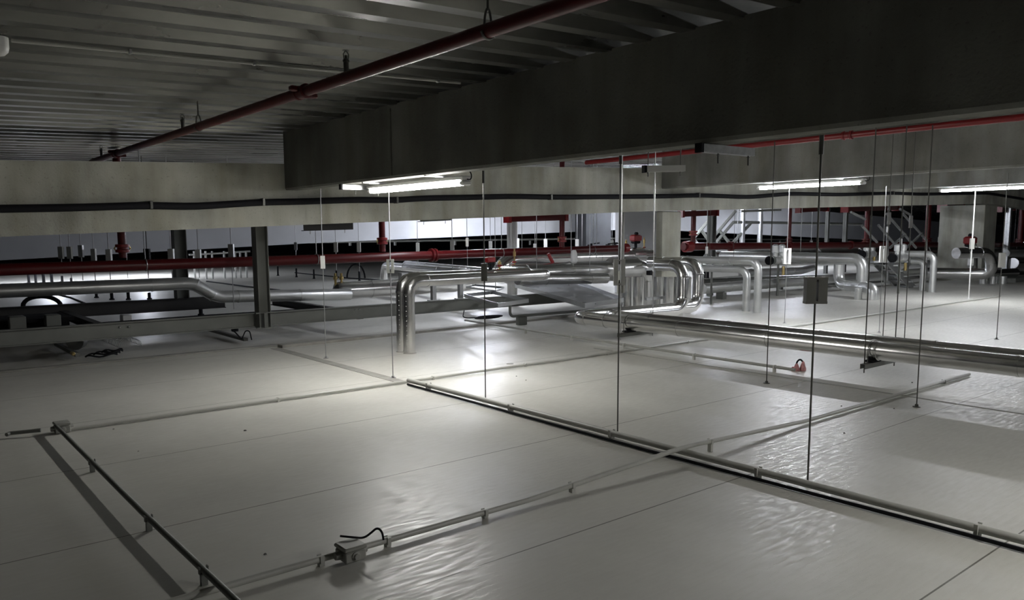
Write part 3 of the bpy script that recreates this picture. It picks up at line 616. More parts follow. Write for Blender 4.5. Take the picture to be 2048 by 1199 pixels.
# ------------------------------------------------------------------ insulated pipework, left and centre
r = .085
A0 = P(0, 580, y=11); A1 = P(385, 566, y=11); zA = .62; zB = .37
pipe('insulated_pipe', 'long silver pipe at left with a sloping offset bend behind the steel posts', 'pipe',
     [(-3.9, 11, A0.z), (A1.x, 11, A1.z), tuple(P(432, 593, y=11)), tuple(P(700, 588, y=11))], r, M_alu2, .1, 3, evenly([(-3.9, 11, 0), (A1.x, 11, 0)], 0, 1.0)+[(1, .12), (1, .88), (2, .15), (2, .6)])
z = .775; r = .062; vx = 4.42
for k, (yy, zz, lab) in enumerate(((7.09, .765, 'front silver pipe of the pair standing at left centre, bending right at top'), (7.235, .79, 'rear silver pipe of the pair standing at left centre'))):
    pts = [(vx, yy, 0), (vx, yy, zz), (6.43 if k == 0 else 6.26, yy, zz+.005), (6.43 if k == 0 else 6.26, yy+.55, zz+.005)]
    t = pipe('riser_pipe', lab, 'pipe', pts, r, M_alu, .13, 3, [(0, .82), (1, .12), (1, .5), (1, .95)], group=None)
    MB().lathe([(r*1.0, 0), (r*1.14, .001), (r*1.12, .006), (r*1.02, .012)], (vx, yy, 0), (0, 0, 1), 24).build('floor_collar', M_seal, t)
    mb = MB()
    for i in range(12):
        c = Vector((vx-r*.86, yy-r*.5, .04+i*.052)); mb.lathe([(.004, 0), (.004, .003), (.002, .005)], c, (-.86, -.5, 0), 8)
    mb.build('rivet_row', M_white, t)
# supports under the horizontal run
for px, py0, py1, lab in ((867, 598, 573, 'short galvanised leg under the silver run, left one'), (921, 596, 568, 'short galvanised leg under the silver run, right one')):
    b = P(px, py0, y=SBY); tag(MB().box((b.x-.03, b.y-.03, .351), (b.x+.03, b.y+.03, .62)).box((b.x-.08, b.y-.04, .351), (b.x+.08, b.y+.04, .362)).build('pipe_stand', M_galv, sm=False), lab, 'support')
# horizontal vessel-like pipe left of centre with valves
a = P(678, 581, y=12); b = P(960, 570, y=12)
t = pipe('insulated_pipe', 'thick silver pipe with a blunt end and two brass gauges, left of centre', 'pipe', [tuple(a), (b.x, 12, a.z+.01)], .15, M_alu, 0, 3, [(0, .02), (0, .2), (0, .5)])
MB().lathe([(.15, 0), (.13, .05), (.06, .09), (.02, .1)], a, (-1, 0, 0), 24).build('end_dome', M_alu, t)
for px in (671, 683):
    c = P(px, 565, y=12); MB().lathe([(.02, -.1), (.02, .05), (.035, .055), (.035, .1), (.02, .11), (.02, .16)], c, (0, 0, 1), 12).build('gauge', M_brass, t)
# thin silver pipes crossing behind
a = P(768, 566, y=15.5); z0 = zat(a.x, 15.5, 530); e = P(940, 546, z=z0); 
pipe('insulated_pipe', 'slim silver pipe rising behind the front rod and running down to the right', 'pipe', [(a.x, 15.5, -.03), (a.x, 15.5, z0), tuple(e)], .08, M_alu, .2, 3, [(1, .3), (1, .7)])
f_ = P(812, 528, z=z0); g_ = P(985, 545, z=z0); pipe('insulated_pipe', 'second slim silver pipe parallel behind the first, upper left of the red valve', 'pipe', [tuple(f_), tuple(g_)], .08, M_alu, 0, 3, [(0, .3), (0, .7)])
c = P(807, 560, y=10.5); tag(MB().box((c.x-.06, 10.45, -.03), (c.x+.06, 10.55, zat(c.x, 10.5, 545))).build('pipe_stand', M_galv, sm=False), 'galvanised leg behind the elbows of the pipe pair', 'support')
# thick centre pipes
zc_ = .62
a = P(1018, 541, y=9.2); b = P(1292, 541, y=9.2); b.z = a.z = (a.z+b.z)/2; 
t = pipe('insulated_pipe', 'thickest bright silver pipe at picture centre with a stepped collar and downward elbow', 'pipe', [tuple(a), tuple(b), (b.x+.02, b.y, -.02)], .15, M_alu, .22, 4, [(0, .1), (0, .4), (0, .7), (1, .35)])
c0, c1 = a.lerp(b, .72), a.lerp(b, .9); MB().lathe([(.15, -.1), (.2, 0), (.2, (c1-c0).length), (.17, (c1-c0).length+.02)], c0, (c1-c0), 28).build('stepped_collar', M_alu, t, ang=20)
MB().lathe([(.15, 0), (.14, .05), (.08, .1), (.02, .12)], a, (a-b), 24).build('end_dome', M_alu, t)
a2 = P(1012, 519, y=10.6); b2_ = P(1300, 511, y=10.6); pipe('insulated_pipe', 'silver pipe behind the thickest one, just below the fire main', 'pipe', [(a2.x-.2, 10.6, a2.z-.35), tuple(a2), tuple(b2_)], .14, M_alu, .3, 4, [(1, .2), (1, .6), (1, .9)])
a3 = P(1035, 558, y=8.85); b3_ = P(1212, 556, y=8.85); lp = pipe('insulated_pipe', 'lower silver pipe running beneath the thickest one above the trays', 'pipe', [tuple(a3), tuple(b3_)], .085, M_alu, 0, 4, [(0, .3), (0, .8)])
for fr in (.2, .8):
    c = a3.lerp(b3_, fr); MB().tube([(c.x, c.y, c.z+.08), (c.x, c.y, zceil(c.x)+.074)], .005, 8).build('hanger', M_rodl, lp)
def on_pipe(a, b, px, r):
    lo, hi = 0., 1.
    for _ in range(40):
        m_ = (lo+hi)/2; v = Vector(a).lerp(Vector(b), m_)-Vector((0, 0, CAMH))
        if 1024+F*v.dot(vr)/v.dot(vf) < px: lo = m_
        else: hi = m_
    return Vector(a).lerp(Vector(b), lo)+Vector((0, 0, r))
# valves with actuators
def actuator(label, c, s, body=M_redb, stem=True, dome=True):
    c = Vector(c); t = thing('valve_actuator', label, 'valve', tuple(c))
    MB().lathe([(.055*s, 0), (.055*s, .05*s), (.035*s, .06*s), (.035*s, .16*s)], c, (0, 0, 1), 16).build('stem', M_black, t)
    MB().box((c.x-.10*s, c.y-.07*s, c.z+.15*s), (c.x+.10*s, c.y+.07*s, c.z+.24*s), .02*s).build('lower_housing', M_black, t)
    MB().box((c.x-.13*s, c.y-.09*s, c.z+.2*s), (c.x+.13*s, c.y+.09*s, c.z+.36*s), .03*s).build('cover', body, t)
    if dome: MB().lathe([(.05*s, 0), (.05*s, .04*s), (.03*s, .065*s)], (c.x+.02*s, c.y, c.z+.355*s), (0, 0, 1), 14).build('indicator', M_black, t)
    MB().tube([(c.x+.12*s, c.y-.05*s, c.z+.22*s), (c.x+.2*s, c.y-.05*s, c.z+.2*s), (c.x+.2*s, c.y-.05*s, c.z+.06*s), (c.x+.12*s, c.y-.03*s, c.z-.02*s)], .009*s, 8, .04*s).build('cable', M_rodl, t)
    return t
c = on_pipe(a2, b2_, 1271, .12); act = actuator('red and black valve actuator standing on the pipes left of the pale column', c, .85)
MB().tube([c-Vector((.16, 0, .10)), c+Vector((.16, 0, -.10))], .155, 24).build('valve_body', M_alu, act)
c = on_pipe((vx, 7.235, .79), (6.26, 7.235, .795), 981, .05); actuator('red valve actuator left of centre behind the dark green turnbuckle', c, .42, dome=False)
MB()
for px, py, h, lab in ((999, 548, .2, 'brass gauge valve right of the left red actuator'), (1029, 545, .24, 'slim brass stopcock on the thick centre pipe'), (1252, 515, .2, 'slim brass valve left of the large red actuator'), (1288, 512, .24, 'brass valve in front of the large red actuator')):
    c = on_pipe(a2, b2_, px, .13) if px > 1100 else (on_pipe(a, b, px, .14) if px > 1000 else on_pipe((vx, 7.235, .79), (6.26, 7.235, .795), px, .055)); h *= 1 if px > 1000 else .5; t = thing('gauge_valve', lab, 'valve', tuple(c)); MB().lathe([(.012, 0), (.012, h*.5), (.022, h*.55), (.022, h*.8), (.012, h*.85), (.012, h)], c, (0, 0, 1), 10).build('body', M_brass, t)
    MB().lathe([(.035, 0), (.035, .02), (.01, .025)], c+Vector((0, 0, .03)), (0, 0, 1), 10).build('hand_wheel', M_redb, t)
for px, py, lab in ((1180, 518, 'black ball valve on the centre pipes, leftmost of three'), (1216, 512, 'black ball valve on the centre pipes, middle one'), (1228, 510, 'black ball valve on the centre pipes beside the front rod')):
    c = on_pipe(a2, b2_, px, .16); t = thing('ball_valve', lab, 'valve', tuple(c)); MB().lathe([(.05, -.08), (.05, -.03), (.07, 0), (.05, .03), (.05, .08)], c, (0, 0, 1), 12).build('body', M_black, t)
    MB().obox(c+Vector((0, 0, .09)), c+Vector((.2, -.05, .11)), .03, .02).build('lever', M_black, t)
c = on_pipe(a, b, 1148, .14); tag(MB().lathe([(.04, 0), (.055, .02), (.05, .14), (.03, .2)], c, (0, 0, 1), 14).build('bottle_trap', M_white), 'small white bottle-shaped fitting on the centre pipe', 'fitting')
c = on_pipe(a, b, 1104, .145); t = thing('spray_can', 'small tilted red tube with a black tip on the bright pipe', 'tube', tuple(c)); MB().lathe([(.025, 0), (.03, .01), (.03, .16), (.02, .17)], c+Vector((.02, 0, 0)), (-.5, .2, 1), 12).build('body', M_redb, t); MB().lathe([(.03, 0), (.03, .05)], c+Vector((.045, -.01, -.05)), (-.5, .2, 1), 12).build('cap', M_black, t)

# ------------------------------------------------------------------ trays, drain and strut
def tray(label, quad, h, hang=(), m=M_tray, floor=True):
    q = [Vector(p) for p in quad]; c = sum(q, Vector())/4; t = thing('drip_tray', label, 'tray', tuple(c))
    if floor:
        MB().add([p-Vector((0, 0, h)) for p in q]+[p-Vector((0, 0, h-.004)) for p in q], [(0, 1, 2, 3), (4, 5, 6, 7), (0, 1, 5, 4), (1, 2, 6, 5), (2, 3, 7, 6), (3, 0, 4, 7)]).build('bottom', m, t, sm=False)
    mb = MB()
    for i in range(4):
        a_, b_ = q[i], q[(i+1) % 4]; mb.obox(a_-Vector((0, 0, h/2)), b_-Vector((0, 0, h/2)), .006, h)
    mb.build('rim', m, t, sm=False)
    return t
zt = .42; tray('small square drip tray hanging under the silver run at picture centre', [P(928, 587, z=zt), P(996, 606, z=zt), P(1057, 597, z=zt), P(986, 581, z=zt)], .05, floor=False)
zt = .42; tray('large steel drip tray under the thick centre pipes', [P(1030, 567, z=zt), P(1170, 606, z=zt), P(1247, 595, z=zt), P(1145, 557, z=zt)], .06)
zt = .40; tray('narrow dark drip tray between the silver run and the small tray', [P(932, 572, z=zt), P(992, 580, z=zt), P(1008, 573, z=zt), P(950, 568, z=zt)], .03)
a = P(1020, 608, z=.3); b = P(1022, 624, z=.16); c = P(1205, 622, z=.1)
t = thing('drain_pipe', 'dark grey drain pipe below the trays with a bend at its left end', 'pipe', tuple(b)); MB().tube([tuple(a), (a.x, a.y, .13), (c.x, c.y, .13)], .02, 14, .06, 4).build('tube', M_steel, t, ang=40)
c = P(1043, 628, y=a.y); tag(MB().box((c.x-.07, c.y-.04, 0), (c.x+.07, c.y+.04, .111), .005).build('support_block', M_steel), 'dark square block under the drain pipe', 'block')
a = P(1136, 563, z=.45); strut_bracket('dark strut bracket hanging on a rod in front of the large tray', (a.x, a.y, .45), (a.x+.62, a.y+.15, .46), bolts=(.05,), m=M_steel)

# ------------------------------------------------------------------ the pair of big pipes at the right with loop
r = .077; XB, XA, zP = 6.40, 6.66, .285
YB, YA = 6.62, 6.36
def solve_y(px, x, z):   # y where a line x,z is seen at column px
    lo, hi = 2., 30.
    for _ in range(50):
        m_ = (lo+hi)/2; v = Vector((x, m_, z-CAMH))
        if 1024+F*v.dot(vr)/v.dot(vf) > px: lo = m_
        else: hi = m_
    return lo
def solve_x(px, y, z):   # x where a line y,z is seen at column px
    lo, hi = 5., 40.
    for _ in range(50):
        m_ = (lo+hi)/2; v = Vector((m_, y, z-CAMH))
        if 1024+F*v.dot(vr)/v.dot(vf) < px: lo = m_
        else: hi = m_
    return lo
x1 = solve_x(1396, YB, .5); x2 = solve_x(1366, YA, .5)
zt1 = zat(x1, YB, 526); 
t = pipe('insulated_pipe', 'front one of the two big silver pipes from the right edge, with outer riser', 'pipe',
     [(XB, -1.6, zP), (XB, YB, zP), (x1, YB, zP-.02), (x1, YB, zt1), (x1, solve_y(1300, x1, zt1), zt1)], r, M_alu, .17, 4,
     evenly([(XB, -1.6, zP), (XB, YB, zP)], 0, .95)+[(0, .975), (1, .06), (1, .4), (1, .75), (2, .25), (2, .75), (3, .3), (3, .7)])
zt2 = zat(x2, YA, 531)
t = pipe('insulated_pipe', 'rear one of the two big silver pipes from the right edge, with inner riser', 'pipe',
     [(XA, -1.6, zP+.015), (XA, YA, zP+.015), (x2, YA, zP), (x2, YA, zt2), (x2, solve_y(1312, x2, zt2), zt2)], r, M_alu, .17, 4,
     evenly([(XA, -1.6, zP), (XA, YA, zP)], 0, .95, .3)+[(0, .975), (1, .06), (1, .5), (2, .25), (2, .75), (3, .4)])
# hangers of the big pipes
for (px, py, tops, lab, two) in ((1725, 732, 270, 'black strut hanger carrying the two big pipes at right', False), (1237, 666, 430, 'grey strut hanger near the far end of the big pipes', True)):
    c = P(px, py, z=.165); t = thing('pipe_support', lab, 'support', (c.x, c.y, .165))
    c.x = XB-.17; c = Vector((XB-.17, P(px, py, x=XB-.17).y, .165))
    mb = MB(); e = Vector((XA+.16, c.y, .165))
    for sg in (-1, 1): mb.obox(c+Vector((0, sg*.019, 0)), e+Vector((0, sg*.019, 0)), .003, .041)
    mb.obox(c+Vector((0, 0, .019)), e+Vector((0, 0, .019)), .041, .003); mb.build('channel', M_steel, t, sm=False)
    MB().box((XB-.07, c.y-.04, .188), (XB+.07, c.y+.04, .2065), .004).build('saddle', M_black, t)
    MB().box((XA-.07, c.y-.04, .188), (XA+.07, c.y+.04, .2215), .004).build('saddle', M_black, t)
    for xx in (c.x+.03, e.x-.03): MB().tube([(xx, c.y, .11), (xx, c.y, zceil(xx))], .005, 8).build('threaded_rod', M_rod if not two else M_rodl, t)
    MB().tube([(XB-.088, c.y, .187)]+[(XB-.088*math.cos(math.pi*q/12), c.y, zP+.088*math.sin(math.pi*q/12)) for q in range(13)]+[(XB+.088, c.y, .187)], .004, 8).build('clamp', M_rod, t)
    if two:
        for sg in (-1, 1): MB().box((c.x+.03+sg*.03-.012, c.y-.02, .62), (c.x+.03+sg*.03+.012, c.y+.02, .86)).build('turnbuckle_plate', M_box, t)

# vertical riser cluster behind the loop
ris = [(1256, 7.5, 'leftmost silver riser of the cluster below the thick elbow'), (1277, 7.3, 'second silver riser of the cluster, right of the front rod'), (1316, 7.6, 'third silver riser of the cluster, in shade behind'), (1337, 7.35, 'fourth silver riser of the cluster with a red ring on top'), (1357, 7.6, 'rightmost silver riser of the cluster inside the pipe loop'), (1376, 7.75, 'narrow silver riser glimpsed between the two loop pipes')]
for px, yy, lab in ris:
    c = P(px, 590, y=yy); zt = zat(c.x, yy, 553)
    t = pipe('riser_pipe', lab, 'pipe', [(c.x, yy, 0), (c.x, yy, zt)], .075 if px != 1376 else .05, M_alu, 0, 3, [(0, .08), (0, .96)])
    if px in (1338, 1318): MB().lathe([(.08, 0), (.08, .015)], (c.x, yy, zt), (0, 0, 1), 20).build('red_ring', M_redb, t)
c = P(1296, 597, y=7.45); tag(MB().box((c.x-.05, 7.43, c.z-.02), (c.x+.3, 7.47, c.z+.02)).build('cross_bar', M_galv, sm=False), 'pale horizontal bar between the risers', 'bar')
c = P(1292, 538, y=7.8); t = thing('strut_bracket', 'small dark strut with black clamp beside the loop pipes', 'bracket', tuple(c)); MB().box((c.x, 7.78, c.z-.02), (c.x+.5, 7.82, c.z+.02)).build('channel', M_galv, t, sm=False); MB().box((c.x+.05, 7.76, c.z-.09), (c.x+.1, 7.84, c.z-.02), .006).build('clamp', M_black, t)

# ------------------------------------------------------------------ right-hand pipework
def floor_base(px, py, zb=0.): return P(px, py, z=zb)
# pair with a short run going back
for k, (px, py, lab) in enumerate(((1492, 622, 'left silver riser of the slim pair in the middle of the right half'), (1514, 625, 'right silver riser of the slim pair in the middle of the right half'))):
    b = floor_base(px, py); zt = zat(b.x, b.y, 522)
    zt -= .0 if k else .135
    pts = [tuple(b), (b.x, b.y, zt), (b.x-.06, b.y+1.5+.2*k, zt)]
    pipe('riser_pipe', lab, 'pipe', pts, .06, M_alu2, .15, 4, [(0, .5), (1, .3), (1, .8)])
b = P(1424, 521, y=8.5); t = thing('strainer', 'small rounded silver fitting at the left end of the slim pair', 'fitting', (b.x, b.y, 0)); MB().lathe([(.03, -.2), (.06, -.14), (.08, 0), (.06, .14), (.03, .2)], b, (0, 1, 0), 16).build('body', M_alu, t); MB().lathe([(.02, 0), (.02, b.z-.05)], (b.x, b.y, 0), (0, 0, 1), 10).build('stand', M_steel, t)
# big white bend
c = P(1600, 516, z=.85); e = P(1728, 515, z=.85)
X0, Y0 = 14.6, 7.6
b = P(1722, 594, z=0); X0, Y0 = b.x, b.y
zt = zat(X0, Y0, 517); zl = zat(X0, Y0, 572)
pipe('insulated_pipe', 'broad white-silver pipe bending down at right, front one', 'pipe', [(X0-.1, Y0+3.2, zt), (X0, Y0, zt), (X0, Y0, zl)], .105, M_alu2, .2, 5, [(0, .2), (0, .55), (1, .4)])
g = P(1676, 590, z=0); E_ = P(1745, 599, z=0)
pipe('insulated_pipe', 'white-silver pipe below the broad bend, down its left leg and along to a floor elbow', 'pipe', [(g.x, g.y, zat(g.x, g.y, 528)), (g.x, g.y, zl), (E_.x, E_.y, zl), (E_.x, E_.y, 0)], .105, M_alu2, .2, 5, [(0, .4), (1, .3), (1, .7)])
tag(MB().lathe([(.07, 0), (.07, zl)], P(1716, 598, z=0), (0, 0, 1), 18).build('floor_stub', M_alu2), 'short pale stub under the low pipe of the broad bend', 'support')
# slim pair near the stair
for k, (px, py, lab) in enumerate(((1845, 581, 'left riser of the slim pair in front of the stair'), (1864, 584, 'right riser of the slim pair in front of the stair'))):
    b = floor_base(px, py); zt = zat(b.x, b.y, 508)
    pipe('riser_pipe', lab, 'pipe', [tuple(b), (b.x, b.y, zt-(0 if k else .15)), (b.x-.02, 7.7, zt-(0 if k else .15))], .068, M_alu2, .14, 4, [(0, .5), (1, .5)])
# crushed-looking pair of elbows before the broad column
c = P(1930, 505, y=7.3); 
YR = 7.4
def pl(pts, y=YR): return [tuple(P(*q, y=y)) for q in pts]
q = P(1978, 505, y=7.2); w_ = P(1912, 506, z=q.z); q2 = P(1985, 547, y=7.2)
pipe('insulated_pipe', 'silver pipe before the broad column dropping through two elbows', 'pipe', [tuple(w_), tuple(q), (q.x+.15, 7.15, q2.z), (q.x-.3, 8.6, q2.z)], .13, M_alu, .2, 4, [(0, .3), (0, .7), (1, .5), (2, .4)])
q3 = P(1946, 510, y=7.75); q4 = P(1946, 548, y=7.75)
pipe('insulated_pipe', 'short silver downpipe left of the double elbow before the broad column', 'pipe', [(q3.x, 7.75, q3.z), (q3.x, 7.75, q4.z), (q3.x+1.7, 7.35, q4.z)], .11, M_alu, .2, 4, [(0, .5)])
for px, lab in ((1966, 'white pipe foot under the elbows before the broad column'), (1985, 'grey pipe foot under the elbows, right one'), (2005, 'white post foot right of the elbows')):
    b = P(px, 567, z=0); tag(MB().lathe([(.09, 0), (.09, zat(b.x, b.y, 552))], b, (0, 0, 1), 16).build('floor_stub', M_alu2), lab, 'support')
b = P(2022, 563, z=0); tag(MB().box((b.x-.3, b.y-.2, 0), (b.x+.9, b.y+.2, .1)).build('floor_plinth', M_steel, sm=False), 'dark low plinth at the right edge', 'plinth')
pipe('insulated_pipe', 'silver pipe leaving the right edge at mid height, upper one', 'pipe', pl([(2012, 506), (2140, 505)], 8.2), .1, M_alu2, 0, 4, [(0, .3)])
pipe('insulated_pipe', 'silver pipe leaving the right edge low above the plinth', 'pipe', pl([(2010, 549), (2140, 550)], 7.9), .12, M_alu, 0, 4, [(0, .3)])
pipe('insulated_pipe', 'broad shaded silver pipe at the right edge behind the upper one', 'pipe', pl([(2026, 526), (2140, 526)], 9.4), .17, M_alu, 0, 4, [(0, .3)])
# long ducts behind, right half
zd = .60
a = P(1425, 521, y=11.6); e = P(2140, 503, y=11.6); 
t = pipe('insulated_duct', 'long broad grey silver duct behind the right-hand pipework under the fire main', 'duct', [(a.x, 11.6, a.z), (48, 11.6, a.z-.05)], .26, M_alu, 0, 4, [(0, q/14) for q in range(1, 14)], seg=32)
MB().lathe([(.26, 0), (.24, .08), (.14, .16), (.03, .19)], a, (-1, 0, 0), 32).build('end_dome', M_alu, t)
pipe('insulated_pipe', 'silver pipe along the rack behind the slim pair', 'pipe', [tuple(P(1412, 549, y=9.9)), tuple(P(1600, 541, y=9.9)), tuple(P(1625, 535, y=11.2))], .09, M_alu2, .2, 4, [(0, .2), (0, .45), (0, .9)])
t = thing('pipe_rack', 'dark steel rack with cable ladder behind the slim pair', 'rack', tuple(P(1412, 590, y=10.0)))
a, e = P(1405, 561, y=10.0), P(1900, 548, y=10.0)
MB().obox(a, e, .05, .12).build('upper_beam', M_steel, t, sm=False)
mb = MB()
n_ = 60
for i in range(n_):
    f_ = i/n_; c = a.lerp(e, f_)+Vector((0, -.03, -.13)); mb.obox(c, c+Vector((0, -.3, 0)), .03, .02)
mb.obox(a+Vector((0, -.33, -.13)), e+Vector((0, -.33, -.13)), .01, .06); mb.build('cable_ladder', M_steel, t, sm=False)
for px in (1420, 1560, 1720, 1890):
    c = P(px, 570, y=10.0); MB().box((c.x-.05, 9.95, -.03), (c.x+.05, 10.05, a.lerp(e, .5).z)).build('leg', M_steel, t, sm=False)
lowp = pipe('insulated_pipe', 'grey pipe low in the rack behind the slim pair', 'pipe', [(P(1405, 578, y=9.3).x, 9.3, .2), (P(1640, 563, y=9.3).x, 9.3, .2), (26, 9.3, .2)], .1, M_alu2, 0, 4, [(0, .2), (0, .5), (0, .8)])
for xx in (13., 16.5, 20., 24.): MB().box((xx-.06, 9.22, -.03), (xx+.06, 9.38, .103)).build('pipe_shoe', M_steel, lowp)
c = P(1450, 541, y=9.6); strut_bracket('pale flat channel beside the pale column behind the loop', tuple(P(1412, 549, y=9.5)), tuple(P(1472, 545, y=9.5)), w=.12, bolts=(), m=M_white, top=zceil(11.5)+.078)
# valve blocks
for px, py, y, lab, hh in ((1557, 520, 9.0, 'cluster of pale valve blocks left of the broad duct', .3), (1800, 515, 7.45, 'pale valve cluster under the crossing handrails', .26), (1738, 508, 8.4, 'small bright valve right of the broad white bend', .14)):
    c = P(px, py, y=y); t = thing('valve_block', lab, 'valve', tuple(c))
    MB().lathe([(.08, -.2), (.1, -.1), (.07, 0), (.1, .1), (.08, .2)], c, (1, 0, 0), 14).build('body', M_alu2, t)
    for dx in (-.12, .12):
        MB().lathe([(.05, 0), (.05, hh*.5), (.07, hh*.55), (.07, hh), (.03, hh*1.1)], (c.x+dx, c.y, c.z), (0, 0, 1), 12).build('bonnet', M_alu2, t)
    MB().lathe([(.025, 0), (.025, c.z+.03)], (c.x, c.y, -.03 if c.y > FE else 0), (0, 0, 1), 10).build('stand', M_steel, t)
    MB().lathe([(.03, 0), (.03, hh*.6)], (c.x, c.y-.12, c.z-hh), (0, 0, 1), 10).build('stem', M_brass, t)
    MB().lathe([(.09, 0), (.09, .06)], (c.x-.3, c.y, c.z), (-1, 0, 0), 14).build('flange', M_black, t)
c = P(1940, 486, y=7.75); actuator('red and black actuator in front of the broad column', (c.x, c.y, c.z-.27), 1.2)
c = P(1788, 488, y=9.2)
# stair crossing the pipes
t = thing('crossover_stair', 'grey metal stair with crossing handrails stepping over the pipes at right', 'stair', tuple(P(1815, 577, z=0)))
S1, S2 = 8.0, 8.6
for y, pp in ((S1, [(1828, 577), (1778, 524)]), (S2, [(1800, 576), (1752, 526)])):
    a, b = P(*pp[0], y=y), P(*pp[1], y=y); MB().obox(a, b, .04, .16).build('stringer', M_galv, t, sm=False)
a1, b1, a2_, b2q = P(1828, 577, y=S1), P(1778, 524, y=S1), P(1800, 576, y=S2), P(1752, 526, y=S2)
for k in range(5):
    f_ = (k+.4)/5; p_, q_ = a1.lerp(b1, f_), a2_.lerp(b2q, f_); q_.z = p_.z
    MB().obox(p_, q_, .24, .03).build('tread', M_galv, t, sm=False)
MB().obox(b1+Vector((.3, 0, 0)), b1+Vector((.3, 0, 0))+(b2q-b1), .9, .04).build('platform', M_galv, t, sm=False)
rails = [((1773, 427), (1832, 495)), ((1806, 427), (1853, 480)), ((1811, 468), (1780, 495)), ((1844, 466), (1808, 500)), ((1724, 451), (1754, 484)), ((1757, 450), (1798, 498)), ((1822, 430), (1800, 418)), ((1702, 424), (1730, 438)), ((1845, 508), (1803, 542))]
for a, b in rails:
    MB().tube([P(*a, y=8.3), P(*b, y=8.3)], .028, 8).build('handrail', M_galv, t)
for pa in (1775, 1853): MB().tube([P(pa, 560, y=8.3), P(pa, 480, y=8.3)], .025, 8).build('post', M_galv, t)
t = thing('stair_railing', 'distant grey handrails and braces right of the pale column', 'railing', tuple(P(1440, 495, y=14)))
for L in ([(1388, 475), (1418, 440)], [(1402, 459), (1420, 484)], [(1428, 472), (1471, 422)], [(1438, 459), (1464, 492)], [(1427, 490), (1467, 444), (1544, 445), (1722, 448)], [(1463, 488), (1501, 447)], [(1388, 478), (1398, 492)]):
    MB().tube([P(*q, y=14) for q in L], .045, 8).build('handrail', M_steel, t)
for px in (1484, 1519): 
    b = P(px, 492, y=14.0); MB().tube([(b.x, 14, -.03), (b.x, 14, zceil(b.x))], .08, 8).build('post', M_galv, t)
# far white rail
t = thing('far_rail', 'thin white horizontal rail across the dark background', 'rail', tuple(P(1400, 480, y=23)))
MB().tube([P(620, 484, y=23), P(1240, 476, y=23), P(1700, 480, y=23), P(2000, 483, y=23)], .035, 8).build('rail', M_white, t)
for px in (700, 790, 910, 1060, 1200, 1440, 1560, 1690, 1800, 1960):
    c = P(px, 481, y=23); MB().box((c.x-.03, 22.97, c.z-.16), (c.x+.03, 23.03, c.z)).build('bracket', M_white, t, sm=False)
# distant handrail at the left
t = thing('far_railing', 'tiny white handrail far behind the darker steel post at left', 'railing', tuple(P(440, 512, y=24)))
MB().tube([P(378, 509, y=24), P(440, 506, y=24), P(500, 502, y=24)], .03, 6).build('top_rail', M_white, t)
for px in (388, 411, 424, 448, 470, 480, 492): MB().tube([P(px, 502, y=24), (P(px, 516, y=24).x, 24, -.03)], .03, 6).build('post', M_white, t)

# ------------------------------------------------------------------ far bay floor clutter, left
stubs = [(58, 548, 566, 5), (72, 548, 567, 5), (88, 548, 568, 6), (104, 547, 567, 6), (125, 552, 568, 5), (143, 556, 567, 5), (193, 585, 595, 6), (224, 584, 599, 7), (257, 582, 599, 7), (299, 586, 598, 7), (402, 607, 630, 9), (556, 533, 551, 4), (593, 537, 554, 4), (628, 539, 557, 4),
         (673, 541, 556, 4), (719, 543, 562, 5), (262, 518, 528, 3), (277, 517, 527, 3), (309, 516, 525, 3), (325, 515, 524, 3), (471, 523, 541, 4), (950, 534, 552, 5)]
stubs.sort()
wd = ['far left', 'left', 'left of the darker post', 'beyond the silver bend', 'beyond the fire main']
for k, (px, t0, t1, w) in enumerate(stubs):
    b = P(px, t1, z=-.03); zt = zat(b.x, b.y, t0); rr = w/2/F*(b-Vector((0, 0, CAMH))).length*.8
    tag(MB().lathe([(rr*1.6, 0), (rr*1.6, .02), (rr, .03), (rr, zt+.03), (rr*.6, zt+.045)], b, (0, 0, 1), 12).build('pipe_sleeve', M_black, ang=35),
        'small black sleeve standing on the far floor, %s counting from the left' % (ords+['sixteenth', 'seventeenth', 'eighteenth', 'nineteenth', 'twentieth', 'twenty-first', 'twenty-second'])[k], 'sleeve', 'black pipe sleeves on the far floor')
# black hoops
for (x0, x1, y0, y1, lab, w) in ((694, 730, 528, 556, 'black cable hoop on the far floor beside the fire main', .025), (46, 122, 592, 612, 'dark cable hoop on the far floor at the left edge', .04)):
    a, b = P(x0, y1, z=-.03), P(x1, y1, z=-.03); zt = zat(a.x, a.y, y0); m_ = (a+b)/2
    arc = [a.lerp(b, (1-math.cos(math.pi*k/12))/2)+Vector((0, 0, math.sin(math.pi*k/12)*(zt+.03))) for k in range(13)]
    tag(MB().tube(arc, w, 8).build('cable_hoop', M_black), lab, 'cable')
# seams of cable on the far floor
for (q, lab) in (([(590, 545), (700, 556), (800, 562)], 'thin black cable lying on the bright far floor'), ([(44, 572), (140, 594), (200, 618)], 'dark cable running back on the floor at far left'), ([(413, 562), (490, 572), (560, 580)], 'thin dark cable on the far floor right of the bend')):
    tag(MB().tube([P(*p_, z=-.012) for p_ in q], .018, 8).build('cable', M_black), lab, 'cable')
